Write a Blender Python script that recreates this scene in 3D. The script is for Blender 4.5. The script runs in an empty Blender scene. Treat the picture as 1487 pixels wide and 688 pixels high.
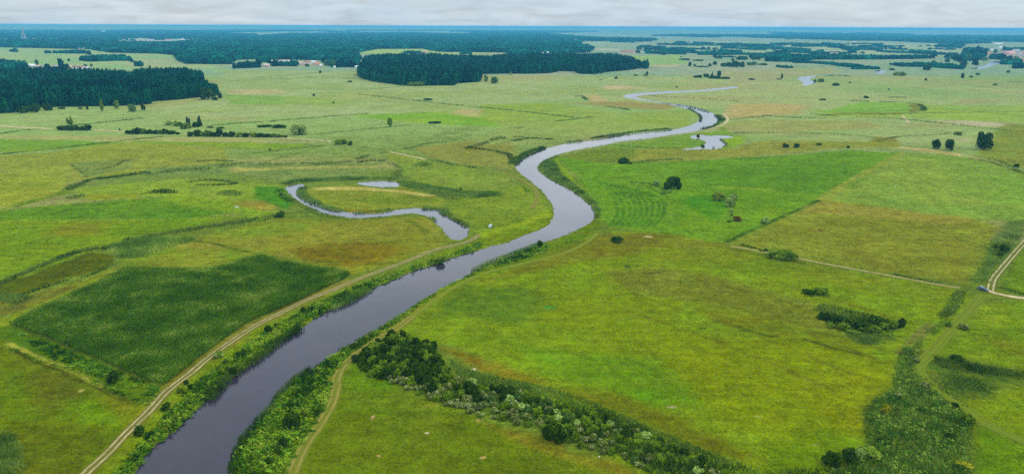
import bpy, bmesh, math, random
import numpy as np
from mathutils import Matrix, Vector
from mathutils.geometry import tessellate_polygon

# ------------------------------------------------------------------ scene, camera
scene = bpy.context.scene
C = scene.collection
W, H, F = 1487.0, 688.0, 1062.0
HC = 108.0                                   # the drone flies at about 108 m
PITCH = math.atan((344.0 - 38.5) / F)
ROLL = math.radians(0.23)
sp, cp = math.sin(PITCH), math.cos(PITCH)
sr, cr = math.sin(ROLL), math.cos(ROLL)

def G(x, y, z=0.0):
    """point of the ground (height z) that the photograph shows at x, y"""
    X, Y = (x - W / 2) / F, (y - H / 2) / F
    a, b = X * cr + Y * sr, -X * sr + Y * cr
    dx, dy, dz = a, cp - b * sp, -sp - b * cp
    t = (z - HC) / min(dz, -1e-5)
    return Vector((dx * t, dy * t, z))

def GP(pts, z=0.0):
    return np.array([G(x, y, z)[:2] for x, y in pts])

def mpp(x, y):
    """metres per photo pixel for something upright standing at that ground point"""
    p = G(x, y)
    return (p.y * cp + HC * sp) / F

cam = bpy.data.cameras.new('camera')
cam.sensor_width = 36.0
cam.lens = 36.0 * F / W
cam.clip_start, cam.clip_end = 1.0, 200000.0
cam_ob = bpy.data.objects.new('camera', cam)
C.objects.link(cam_ob)
r_, u_, f_ = Vector((1, 0, 0)), Vector((0, sp, cp)), Vector((0, cp, -sp))
R_, U_, B_ = r_ * cr + u_ * sr, u_ * cr - r_ * sr, -f_
cam_ob.matrix_world = Matrix(((R_.x, U_.x, B_.x, 0), (R_.y, U_.y, B_.y, 0), (R_.z, U_.z, B_.z, HC), (0, 0, 0, 1)))
scene.camera = cam_ob

# ------------------------------------------------------------------ helpers
KEXP = 1.31
def lin(c):
    c = c / 255.0
    return c / 12.92 if c <= 0.04045 else ((c + 0.055) / 1.055) ** 2.4
def S(r, g, b, k=1.0):
    """base colour of a surface which looks like r, g, b in this light"""
    return np.array([lin(r), lin(g), lin(b)]) * (k / KEXP)

def hash2(ix, iy, seed):
    h = (ix.astype(np.int64) * 374761393 + iy.astype(np.int64) * 668265263 + seed * 1274126177) & 0xffffffff
    h = ((h ^ (h >> 13)) * 1274126177) & 0xffffffff
    h = ((h ^ (h >> 16)) * 2246822519) & 0xffffffff
    return ((h ^ (h >> 15)) & 0xffffff) / float(0xffffff)
def vnoise(x, y, seed=0):
    ix, iy = np.floor(x), np.floor(y)
    fx, fy = x - ix, y - iy
    fx, fy = fx * fx * (3 - 2 * fx), fy * fy * (3 - 2 * fy)
    a, b = hash2(ix, iy, seed), hash2(ix + 1, iy, seed)
    c, d = hash2(ix, iy + 1, seed), hash2(ix + 1, iy + 1, seed)
    return (a * (1 - fx) + b * fx) * (1 - fy) + (c * (1 - fx) + d * fx) * fy
def fbm(x, y, seed=0, octv=4, gain=0.5):
    s, a, t = 0.0, 1.0, 0.0
    for o in range(octv):
        ca, sa = math.cos(0.6 * o + 0.3), math.sin(0.6 * o + 0.3)
        s = s + a * vnoise((x * ca - y * sa) * 2 ** o + 17.3 * o, (x * sa + y * ca) * 2 ** o - 9.1 * o, seed + 31 * o)
        t += a; a *= gain
    return s / t
def sstep(a, b, x):
    t = np.clip((x - a) / (b - a), 0, 1)
    return t * t * (3 - 2 * t)

def spline(pts, closed=False, n=6):
    """Catmull-Rom through the points"""
    P = np.asarray(pts, float); m = len(P); out = []
    for i in range(m if closed else m - 1):
        if closed: p0, p1, p2, p3 = P[i - 1], P[i], P[(i + 1) % m], P[(i + 2) % m]
        else: p0, p1, p2, p3 = P[max(i - 1, 0)], P[i], P[i + 1], P[min(i + 2, m - 1)]
        for k in range(n):
            t = k / n
            out.append(0.5 * (2 * p1 + (p2 - p0) * t + (2 * p0 - 5 * p1 + 4 * p2 - p3) * t * t + (3 * p1 - p0 - 3 * p2 + p3) * t ** 3))
    if not closed: out.append(P[-1])
    return np.array(out)

def seg_dist2(P, poly, closed):
    m = len(poly); best = np.full(len(P), 1e18)
    for i in range(m if closed else m - 1):
        a, b = poly[i], poly[(i + 1) % m]
        ab = b - a; L = max(ab @ ab, 1e-9)
        t = np.clip(((P - a) @ ab) / L, 0, 1)
        q = P - a - t[:, None] * ab
        best = np.minimum(best, q[:, 0] ** 2 + q[:, 1] ** 2)
    return best
def inside(P, poly):
    r = np.zeros(len(P), bool); m = len(poly); x, y = P[:, 0], P[:, 1]
    for i in range(m):
        a, b = poly[i], poly[(i + 1) % m]
        if a[1] == b[1]: continue
        c = ((a[1] > y) != (b[1] > y)) & (x < (b[0] - a[0]) * (y - a[1]) / (b[1] - a[1]) + a[0])
        r ^= c
    return r
def sdist(P, poly):
    d = np.sqrt(seg_dist2(P, poly, True))
    return np.where(inside(P, poly), -d, d)

def mesh_np(name, V, Fc, col=None, smooth=False):
    """mesh from arrays; every face has the same number of corners"""
    me = bpy.data.meshes.new(name)
    n, m, k = len(V), len(Fc), Fc.shape[1]
    me.vertices.add(n); me.vertices.foreach_set('co', np.ascontiguousarray(V, np.float32).ravel())
    me.loops.add(m * k); me.loops.foreach_set('vertex_index', np.ascontiguousarray(Fc, np.int32).ravel())
    me.polygons.add(m); me.polygons.foreach_set('loop_start', np.arange(0, m * k, k, dtype=np.int32))
    me.update(calc_edges=True)
    if col is not None:
        a = me.attributes.new('Col', 'FLOAT_COLOR', 'POINT')
        c4 = np.ones((n, 4), np.float32); c4[:, :3] = col
        a.data.foreach_set('color', c4.ravel())
    if smooth:
        me.polygons.foreach_set('use_smooth', np.ones(m, bool))
    return me
def link(name, me, mat=None, parent=None):
    o = bpy.data.objects.new(name, me); C.objects.link(o)
    if mat is not None and me is not None and not me.materials: me.materials.append(mat)
    if parent is not None: o.parent = parent
    return o
def tag(o, label=None, cat=None, group=None, kind=None):
    if label: o['label'] = label
    if cat: o['category'] = cat
    if group: o['group'] = group
    if kind: o['kind'] = kind
    return o
def empty(name, loc, rz=0.0, label=None, cat=None, group=None):
    o = bpy.data.objects.new(name, None); C.objects.link(o)
    o.location = loc; o.rotation_euler = (0, 0, rz); o.empty_display_size = 0.5
    return tag(o, label, cat, group)

# ------------------------------------------------------------------ materials
def new_mat(name):
    m = bpy.data.materials.new(name); m.use_nodes = True
    nt = m.node_tree; nt.nodes.clear()
    return m, nt, nt.nodes.new('ShaderNodeOutputMaterial')
def N(nt, typ, **kw):
    n = nt.nodes.new(typ)
    for k, v in kw.items():
        if k.startswith('i_'):
            key = k[2:].replace('_', ' ')
            n.inputs[key].default_value = v
        else: setattr(n, k, v)
    return n
def mathn(nt, op, a, b=None, c=None):
    n = nt.nodes.new('ShaderNodeMath'); n.operation = op
    for i, v in enumerate((a, b, c)):
        if v is None: continue
        if isinstance(v, (int, float)): n.inputs[i].default_value = v
        else: nt.links.new(v, n.inputs[i])
    return n.outputs[0]
def mixc(nt, blend, fac, a, b):
    n = nt.nodes.new('ShaderNodeMix'); n.data_type = 'RGBA'; n.blend_type = blend
    for s, v in ((n.inputs[0], fac), (n.inputs[6], a), (n.inputs[7], b)):
        if isinstance(v, (int, float)): s.default_value = v
        elif isinstance(v, tuple): s.default_value = v
        else: nt.links.new(v, s)
    return n.outputs[2]
def noise(nt, scale, detail=3.0, rough=0.55, vec=None, dist=0.0):
    n = nt.nodes.new('ShaderNodeTexNoise')
    n.inputs['Scale'].default_value = scale; n.inputs['Detail'].default_value = detail
    n.inputs['Roughness'].default_value = rough; n.inputs['Distortion'].default_value = dist
    if vec is not None: nt.links.new(vec, n.inputs['Vector'])
    return n.outputs['Fac']
def ramp(nt, fac, stops):
    n = nt.nodes.new('ShaderNodeMapRange')
    n.inputs['From Min'].default_value, n.inputs['From Max'].default_value = stops[0], stops[1]
    n.inputs['To Min'].default_value, n.inputs['To Max'].default_value = stops[2], stops[3]
    nt.links.new(fac, n.inputs['Value'])
    return n.outputs['Result']

def mat_ground():
    m, nt, out = new_mat('meadow_grass')
    at = N(nt, 'ShaderNodeAttribute', attribute_name='Col')
    pos = N(nt, 'ShaderNodeNewGeometry').outputs['Position']
    big = ramp(nt, noise(nt, 0.035, 4, 0.6, pos), (0.3, 0.7, 0.86, 1.14))
    mid = ramp(nt, noise(nt, 0.22, 4, 0.65, pos, 0.6), (0.28, 0.72, 0.66, 1.3))
    fine = ramp(nt, noise(nt, 1.3, 3, 0.7, pos), (0.25, 0.75, 0.56, 1.44))
    v = mathn(nt, 'MULTIPLY', mathn(nt, 'MULTIPLY', big, mid), fine)
    for ang, sd, amp in ((0.25, 0.0, 0.17), (-0.5, 40.0, 0.15)):      # mowing direction: long narrow streaks
        mp = N(nt, 'ShaderNodeMapping'); mp.inputs['Rotation'].default_value = (0, 0, ang); mp.inputs['Scale'].default_value = (0.03, 0.42, 1.0); mp.inputs['Location'].default_value = (sd, sd, 0)
        nt.links.new(pos, mp.inputs['Vector'])
        st = mathn(nt, 'SUBTRACT', noise(nt, 1.0, 3, 0.6, mp.outputs[0], 0.4), 0.5)
        pm = ramp(nt, noise(nt, 0.012, 2, 0.5, mp.inputs['Vector'].links[0].from_socket), (0.42, 0.58, 0.1, 1.0) if sd == 0 else (0.58, 0.42, 0.1, 1.0))
        v = mathn(nt, 'MULTIPLY', v, mathn(nt, 'ADD', 1.0, mathn(nt, 'MULTIPLY', mathn(nt, 'MULTIPLY', st, pm), amp * 5)))
    comb = N(nt, 'ShaderNodeCombineXYZ')
    for i in range(3): nt.links.new(v, comb.inputs[i])
    c = mixc(nt, 'MULTIPLY', 1.0, at.outputs['Color'], comb.outputs[0])
    # dry straw-coloured tufts and fresh green tufts
    dry_or_haze = mathn(nt, 'MULTIPLY', ramp(nt, noise(nt, 0.6, 4, 0.7, pos, 0.8), (0.56, 0.7, 0.0, 1.0)), 0.34)
    tint = mixc(nt, 'MULTIPLY', 1.0, c, (1.5, 1.12, 1.1, 1))
    c = mixc(nt, 'MIX', dry_or_haze, c, tint)
    fresh = mathn(nt, 'MULTIPLY', ramp(nt, noise(nt, 0.11, 4, 0.6, pos, 0.5), (0.5, 0.66, 0.0, 1.0)), 0.6)
    tint2 = mixc(nt, 'MULTIPLY', 1.0, c, (0.84, 1.03, 0.95, 1))
    c = mixc(nt, 'MIX', fresh, c, tint2)
    b = N(nt, 'ShaderNodeBsdfDiffuse'); b.inputs['Roughness'].default_value = 0.8
    nt.links.new(c, b.inputs['Color'])
    h = mathn(nt, 'ADD', noise(nt, 0.5, 4, 0.65, pos, 0.4), mathn(nt, 'MULTIPLY', noise(nt, 2.2, 2, 0.6, pos), 0.35))
    bp = N(nt, 'ShaderNodeBump'); bp.inputs['Strength'].default_value = 0.75; bp.inputs['Distance'].default_value = 0.75
    nt.links.new(h, bp.inputs['Height']); nt.links.new(bp.outputs[0], b.inputs['Normal'])
    nt.links.new(b.outputs[0], out.inputs['Surface'])
    return m

def mat_leaf(name='foliage', vary=0.35, trans=0.22):
    m, nt, out = new_mat(name)
    at = N(nt, 'ShaderNodeAttribute', attribute_name='Col')
    oi = N(nt, 'ShaderNodeObjectInfo')
    v = ramp(nt, oi.outputs['Random'], (0, 1, 1 - vary / 2, 1 + vary / 2))
    pos = N(nt, 'ShaderNodeNewGeometry').outputs['Position']
    n2 = ramp(nt, noise(nt, 0.55, 3, 0.6, pos), (0.3, 0.7, 0.75, 1.25))
    v = mathn(nt, 'MULTIPLY', v, n2)
    comb = N(nt, 'ShaderNodeCombineXYZ')
    for i in range(3): nt.links.new(v, comb.inputs[i])
    c = mixc(nt, 'MULTIPLY', 1.0, at.outputs['Color'], comb.outputs[0])
    d = N(nt, 'ShaderNodeBsdfDiffuse'); t = N(nt, 'ShaderNodeBsdfTranslucent'); mx = N(nt, 'ShaderNodeMixShader')
    mx.inputs[0].default_value = trans
    nt.links.new(c, d.inputs['Color']); nt.links.new(c, t.inputs['Color'])
    nt.links.new(d.outputs[0], mx.inputs[1]); nt.links.new(t.outputs[0], mx.inputs[2])
    nt.links.new(mx.outputs[0], out.inputs['Surface'])
    return m

def mat_plain(name, col, rough=0.7, var=0.2, scale=0.8, metallic=0.0, spec=0.3):
    m, nt, out = new_mat(name)
    pos = N(nt, 'ShaderNodeTexCoord').outputs['Object']
    v = ramp(nt, noise(nt, scale, 4, 0.6, pos), (0.3, 0.7, 1 - var, 1 + var))
    comb = N(nt, 'ShaderNodeCombineXYZ')
    for i in range(3): nt.links.new(v, comb.inputs[i])
    c = mixc(nt, 'MULTIPLY', 1.0, (float(col[0]), float(col[1]), float(col[2]), 1), comb.outputs[0])
    b = N(nt, 'ShaderNodeBsdfPrincipled')
    b.inputs['Roughness'].default_value = rough; b.inputs['Metallic'].default_value = metallic
    b.inputs['Specular IOR Level'].default_value = spec
    nt.links.new(c, b.inputs['Base Color']); nt.links.new(b.outputs[0], out.inputs['Surface'])
    return m

def mat_water():
    m, nt, out = new_mat('river_water')
    pos = N(nt, 'ShaderNodeNewGeometry').outputs['Position']
    b = N(nt, 'ShaderNodeBsdfPrincipled')
    patch = ramp(nt, noise(nt, 0.03, 3, 0.6, pos, 1.0), (0.35, 0.65, 0.8, 1.2))
    comb = N(nt, 'ShaderNodeCombineXYZ')
    for i in range(3): nt.links.new(patch, comb.inputs[i])
    c = mixc(nt, 'MULTIPLY', 1.0, WATER_COL, comb.outputs[0])
    nt.links.new(c, b.inputs['Base Color'])
    b.inputs['IOR'].default_value = 1.42
    nt.links.new(ramp(nt, noise(nt, 0.02, 3, 0.6, pos, 1.5), (0.4, 0.6, 0.06, 0.14)), b.inputs['Roughness'])
    mp = N(nt, 'ShaderNodeMapping'); mp.inputs['Rotation'].default_value = (0, 0, 0.9); mp.inputs['Scale'].default_value = (1.0, 0.45, 1.0)
    nt.links.new(pos, mp.inputs['Vector'])
    h = mathn(nt, 'ADD', noise(nt, 1.6, 3, 0.6, mp.outputs[0], 0.3), mathn(nt, 'MULTIPLY', noise(nt, 0.5, 2, 0.5, mp.outputs[0]), 0.8))
    bp = N(nt, 'ShaderNodeBump'); bp.inputs['Strength'].default_value = 0.3; bp.inputs['Distance'].default_value = 0.06
    nt.links.new(h, bp.inputs['Height']); nt.links.new(bp.outputs[0], b.inputs['Normal'])
    nt.links.new(b.outputs[0], out.inputs['Surface'])
    return m

def mat_track(name, sand, verge, ruts=True, wear=0.5):
    """'Col'.r carries the place across the track (-1..1 as 0..1)"""
    m, nt, out = new_mat(name)
    at = N(nt, 'ShaderNodeAttribute', attribute_name='Col')
    sep = N(nt, 'ShaderNodeSeparateColor'); nt.links.new(at.outputs['Color'], sep.inputs[0])
    pos = N(nt, 'ShaderNodeNewGeometry').outputs['Position']
    a = mathn(nt, 'ABSOLUTE', mathn(nt, 'SUBTRACT', mathn(nt, 'MULTIPLY', sep.outputs[0], 2.0), 1.0))
    wob = mathn(nt, 'MULTIPLY', mathn(nt, 'SUBTRACT', noise(nt, 0.35, 3, 0.6, pos), 0.5), 0.45)
    a = mathn(nt, 'ADD', a, wob)
    if ruts:
        d = mathn(nt, 'ABSOLUTE', mathn(nt, 'SUBTRACT', a, 0.5))
        f = ramp(nt, d, (0.1, 0.22, 1.0, 0.0))
    else:
        f = ramp(nt, a, (0.6, 0.95, 1.0, 0.0))
    f = mathn(nt, 'MULTIPLY', f, ramp(nt, noise(nt, 0.25, 4, 0.65, pos), (0.3, 0.3 + wear, 0.3, 1.0)))
    v = ramp(nt, noise(nt, 1.5, 3, 0.7, pos), (0.3, 0.7, 0.75, 1.2))
    comb = N(nt, 'ShaderNodeCombineXYZ')
    for i in range(3): nt.links.new(v, comb.inputs[i])
    c = mixc(nt, 'MIX', f, tuple(map(float, verge)) + (1,), tuple(map(float, sand)) + (1,))
    c = mixc(nt, 'MULTIPLY', 1.0, c, comb.outputs[0])
    b = N(nt, 'ShaderNodeBsdfDiffuse'); nt.links.new(c, b.inputs['Color'])
    nt.links.new(b.outputs[0], out.inputs['Surface'])
    return m

WATER_COL = (0.025, 0.021, 0.036, 1)
M_GROUND, M_LEAF, M_STUFF, M_WATER = mat_ground(), mat_leaf(), mat_leaf('wild_growth', 0.0, 0.2), mat_water()
M_BARK = mat_plain('bark', (0.09, 0.07, 0.055), 0.9, 0.3, 2.0)

# ------------------------------------------------------------------ light and air
SUN_EL, SUN_AZ = math.radians(54), math.radians(66)       # high, beyond the scene and to the right
sun = bpy.data.lights.new('sun', 'SUN'); sun.energy = 1.5; sun.angle = math.radians(12); sun.color = (1.0, 0.92, 0.78)
sun_ob = bpy.data.objects.new('sun', sun); C.objects.link(sun_ob)
sd_ = Vector((math.sin(SUN_AZ) * math.cos(SUN_EL), math.cos(SUN_AZ) * math.cos(SUN_EL), math.sin(SUN_EL)))
sun_ob.rotation_euler = sd_.to_track_quat('Z', 'Y').to_euler()
sun_ob.location = (0, 0, 500)

world = bpy.data.worlds.new('World'); scene.world = world; world.use_nodes = True
nt = world.node_tree; nt.nodes.clear()
wo = nt.nodes.new('ShaderNodeOutputWorld'); bg = nt.nodes.new('ShaderNodeBackground')
sky = nt.nodes.new('ShaderNodeTexSky'); sky.sky_type = 'NISHITA'; sky.sun_disc = False
sky.sun_elevation = SUN_EL; sky.sun_rotation = SUN_AZ; sky.air_density = 1.0; sky.dust_density = 1.0
SKY_STR = 0.1
gen = nt.nodes.new('ShaderNodeTexCoord').outputs['Generated']
sx = nt.nodes.new('ShaderNodeSeparateXYZ'); nt.links.new(gen, sx.inputs[0])
zc = mathn(nt, 'MAXIMUM', sx.outputs[2], 0.0)
den = mathn(nt, 'ADD', zc, 0.15)
cv = nt.nodes.new('ShaderNodeCombineXYZ')                   # the flat cloud layer seen overhead
nt.links.new(mathn(nt, 'DIVIDE', sx.outputs[0], den), cv.inputs[0])
nt.links.new(mathn(nt, 'DIVIDE', sx.outputs[1], den), cv.inputs[1])
n1 = noise(nt, 2.0, 8, 0.58, cv.outputs[0], 0.6)
n2 = noise(nt, 0.4, 4, 0.5, cv.outputs[0], 0.2)
lum = ramp(nt, n1, (0.36, 0.62, 0.88, 1.07))
cr_ = nt.nodes.new('ShaderNodeValToRGB'); cr_.color_ramp.interpolation = 'B_SPLINE'   # brightness of the cloud cover by height: the bright band low down is added out of view to brighten the river
el_ = cr_.color_ramp.elements
for k_, (zz_, vv_) in enumerate(((0.0, 1.04), (0.05, 1.08), (0.12, 1.75), (0.22, 2.75), (0.33, 2.05), (0.46, 1.4), (0.7, 1.95), (1.0, 2.5))):
    e_ = el_[k_] if k_ < 2 else el_.new(zz_)
    e_.position = zz_; e_.color = (vv_ / 3, vv_ / 3, vv_ / 3, 1)
nt.links.new(zc, cr_.inputs[0])
elev = mathn(nt, 'MULTIPLY', cr_.outputs[0], 3.0)
lum = mathn(nt, 'MULTIPLY', lum, elev)
ccol = mixc(nt, 'MIX', ramp(nt, n2, (0.38, 0.62, 0.0, 1.0)), (5.4, 6.4, 7.2, 1), (6.8, 7.1, 7.3, 1))
cmb = nt.nodes.new('ShaderNodeCombineXYZ')
for i in range(3): nt.links.new(lum, cmb.inputs[i])
ccol = mixc(nt, 'MULTIPLY', 1.0, ccol, cmb.outputs[0])
ccol = mixc(nt, 'MIX', ramp(nt, zc, (0.0, 0.05, 0.5, 0.0)), ccol, mixc(nt, 'MULTIPLY', 1.0, ccol, (0.8, 0.94, 1.04, 1)))
skyc = mixc(nt, 'MIX', ramp(nt, n1, (0.28, 0.42, 0.8, 0.96)), sky.outputs[0], ccol)
nt.links.new(skyc, bg.inputs['Color']); bg.inputs['Strength'].default_value = SKY_STR
nt.links.new(bg.outputs[0], wo.inputs['Surface'])

HAZE_D, HAZE_C = 8.5e-5, (0.13, 0.6, 0.96, 1)
def haze_box():
    s, z0, z1 = 46000.0, -4.0, 112.0
    V = np.array([(x, y, z) for z in (z0, z1) for y in (-s, s) for x in (-s, s)])
    Fc = np.array([(0, 2, 3, 1), (4, 5, 7, 6), (0, 1, 5, 4), (2, 6, 7, 3), (0, 4, 6, 2), (1, 3, 7, 5)])
    m, nt, out = new_mat('air')
    v = N(nt, 'ShaderNodeVolumePrincipled')
    v.inputs['Color'].default_value = HAZE_C; v.inputs['Density'].default_value = HAZE_D
    v.inputs['Anisotropy'].default_value = 0.0
    nt.links.new(v.outputs[0], out.inputs['Volume'])
    o = link('haze', mesh_np('haze', V, Fc), m)
    tag(o, 'blue summer haze in the air over the whole plain', None, None, 'stuff')
    return o
haze_box()

vs = scene.view_settings
scene.display_settings.display_device = 'sRGB'
vs.view_transform = 'Standard'; vs.look = 'None'; vs.exposure = 0.0; vs.gamma = 1.0; vs.use_curve_mapping = False
cy = scene.cycles
cy.max_bounces = 4; cy.diffuse_bounces = 2; cy.glossy_bounces = 2; cy.transmission_bounces = 2
cy.transparent_max_bounces = 4; cy.volume_bounces = 0
cy.use_denoising = False
# ------------------------------------------------------------------ water outlines (photo pixels on the ground)
RIVER = [(150,745),(195,688),(222.6,651.5),(256,624.6),(276,605),(299,583.6),(312,566),(333,546.5),(343,541),(380,516),(403,497),(436.5,478),(454.5,465),
 (480,450),(513,434.7),(534,422),(564.5,409),(600,393.7),(626,386),(651.5,376),(690,364),(728,354),(750,346),(788.6,331),(804,318),(805,303),(796,285),(778,267),
 (760.5,254),(749.5,241.6),(755,232.7),(773,222.4),(796,214.8),(824,208.4),(863,203.3),(898.6,196.9),(944.7,191.7),(983,187.4),(1006,180.7),(1016,174),(1015,166),
 (1001,158.7),(975.4,152.3),(944.7,147),(919,143.3),(905,140.2),(911.4,137),(934.5,134.6),(971.6,132.6),(987,132.4),(1021.5,130.3),(1047,127.6),(1066,125.8),(1072,127),
 (1050,129.8),(1024,132.2),(985.6,134.4),(952.4,136.4),(929.4,138.6),(923,140.7),(934.5,144),(960,148.5),(996,153),(1021.5,159.5),(1039.4,167.2),(1046,174),(1034,182.8),
 (1008.7,190.5),(970.3,195.8),(939.6,200.7),(903.8,204.7),(878,209.7),(842.4,216),(814,222.5),(793.7,230),(781,239),(779.7,246.7),(791,255.7),(804,263.4),(827,275),
 (842.4,286.4),(856.4,298),(861.5,308),(860.3,318.4),(842.4,330),(816.8,341.4),(791,350.5),(755,365),(702.7,386),(684.7,395),(646.4,414),(615.7,432),(587.5,450),
 (554,470.5),(523.5,488.4),(489,509),(450,534.4),(422.8,552.6),(401.6,576.7),(380.5,607),(359,628),(347,646),(338,661),(332,688),(312,745)]
OXBOW = [(416,272.5),(425,268.5),(437.8,267.2),(440,271.5),(437,280),(446.8,288.5),(462,296.5),(480,303),(498,307),(523.5,309.6),(549,309.8),(569.6,305.6),(595,302.3),
 (613,302.3),(641,305),(645,311),(656.6,318.4),(672,326),(679.6,332.5),(677,340),(671,346.5),(656.6,346),(650,340),(641,328.6),(628.4,317.5),(615.7,311.2),(597.7,308.4),
 (574.7,311),(549,313.6),(513,316),(498,313.5),(472.4,308.3),(454.5,300.8),(436.5,291.7),(423.7,282.6)]
SMALLPOND = [(518.4,266),(533.8,263.3),(559.4,262.8),(574.7,264.2),(579.8,268.2),(569.6,270.8),(544,269.9)]
BAY = [(1003.6,196.9),(1009,196),(1017.8,195.8),(1030.9,196.9),(1051.2,196.4),(1063.6,198.8),(1056.3,200.4),(1044,201.6),(1048.3,203.6),(1053.4,207.6),(1052.7,211.3),
 (1045.4,214.9),(1035.2,216),(1023.6,216.3),(1006,216.9),(992,216.6),(1001.8,215.4),(1012.7,213.4),(1020.7,211.8),(1025,207.5),(1025,205.2),(1019.2,202.6),(1009,201.5),(1004.7,199.3)]
POOL1 = [(1159.5,115),(1162,112.3),(1173.5,110.8),(1186,110.6),(1178,113),(1176.5,116.4),(1182.5,120.4),(1176,123.2),(1166,123.5),(1167,119.7)]
POOL2 = [(1270,104.5),(1274.6,102.6),(1287,102.6),(1284,105.8),(1277,107.5)]
FARRIVER = [(1410,100),(1424,96.6),(1434,93),(1441,89),(1454,89.6),(1453,92.5),(1441,95),(1436,97.5),(1424,99.8)]
WATERS = [('river', RIVER, 5), ('oxbow_lake', OXBOW, 4), ('reed_pond', SMALLPOND, 4), ('river_bay', BAY, 4), ('meadow_pool', POOL1, 4), ('meadow_pool', POOL2, 4), ('river', FARRIVER, 3)]

# ------------------------------------------------------------------ tracks
T_LEFT = [(100,718),(123,688),(153.5,660),(187,624.6),(217.5,595),(243,567),(276.3,541.4),(312,512),(370,473),(406,455),(441.6,437),(477.5,423),(513,408),(544,396),
 (574.7,385),(605.4,373),(628.4,363.5),(651.5,357.5),(677,351.5),(696,341.3)]
T_BANK = [(404,720),(422.8,688),(441,649),(462,619),(480,589),(488,563),(489,547),(498,531),(513.5,517),(531.6,504),(559,486),(574.7,477),(600,458.5),(638.7,430.5),
 (664,414.5),(702.7,397),(740,387),(791,375),(824.4,365.6),(852.6,351.5),(868,338)]
T_ROADN = [(1438,422),(1439.5,413),(1444.5,402),(1457.6,386),(1473,368),(1489,350),(1502,335),(1530,308)]
T_ROADE = [(1421,419.5),(1432,421.5),(1441,424),(1450,426.5),(1465,429.6),(1487.5,433),(1520,437.5),(1570,444)]
T_LANE = [(1426,427),(1409,450),(1388.6,470.5),(1373,488.4),(1358,506),(1345,519),(1335,531),(1337,543),(1347.6,555.5),(1373,573.4),(1401.4,591.3),(1421.8,608),(1455,626),(1490,641),(1530,657)]
T_FIELD = [(1060,357),(1108.6,365.6),(1163,376),(1209,385),(1286,399),(1363,413),(1394,418)]
T_BEND = [(716,247.5),(733,250.6),(748,257),(762,264),(773,271),(779,279),(779.7,290),(772,303)]
T_DIRT = [(567,220.6),(590,225.5),(619,231.5)]
T_FARL = [(-40,182.6),(0,183),(25,184.6),(75,187)]
T_FARL2 = [(135,188.7),(180,191)]
T_FARM = [(265,194.4),(285,195.3),(425,201),(482,205.6)]
T_SANDB = [(1051,165),(1057,173),(1050,181),(1028,188)]
T_TOP = [(1310,168),(1320,178)]
T_OUT = [(517,211.5),(540,215.5),(567,220.6)]

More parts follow.
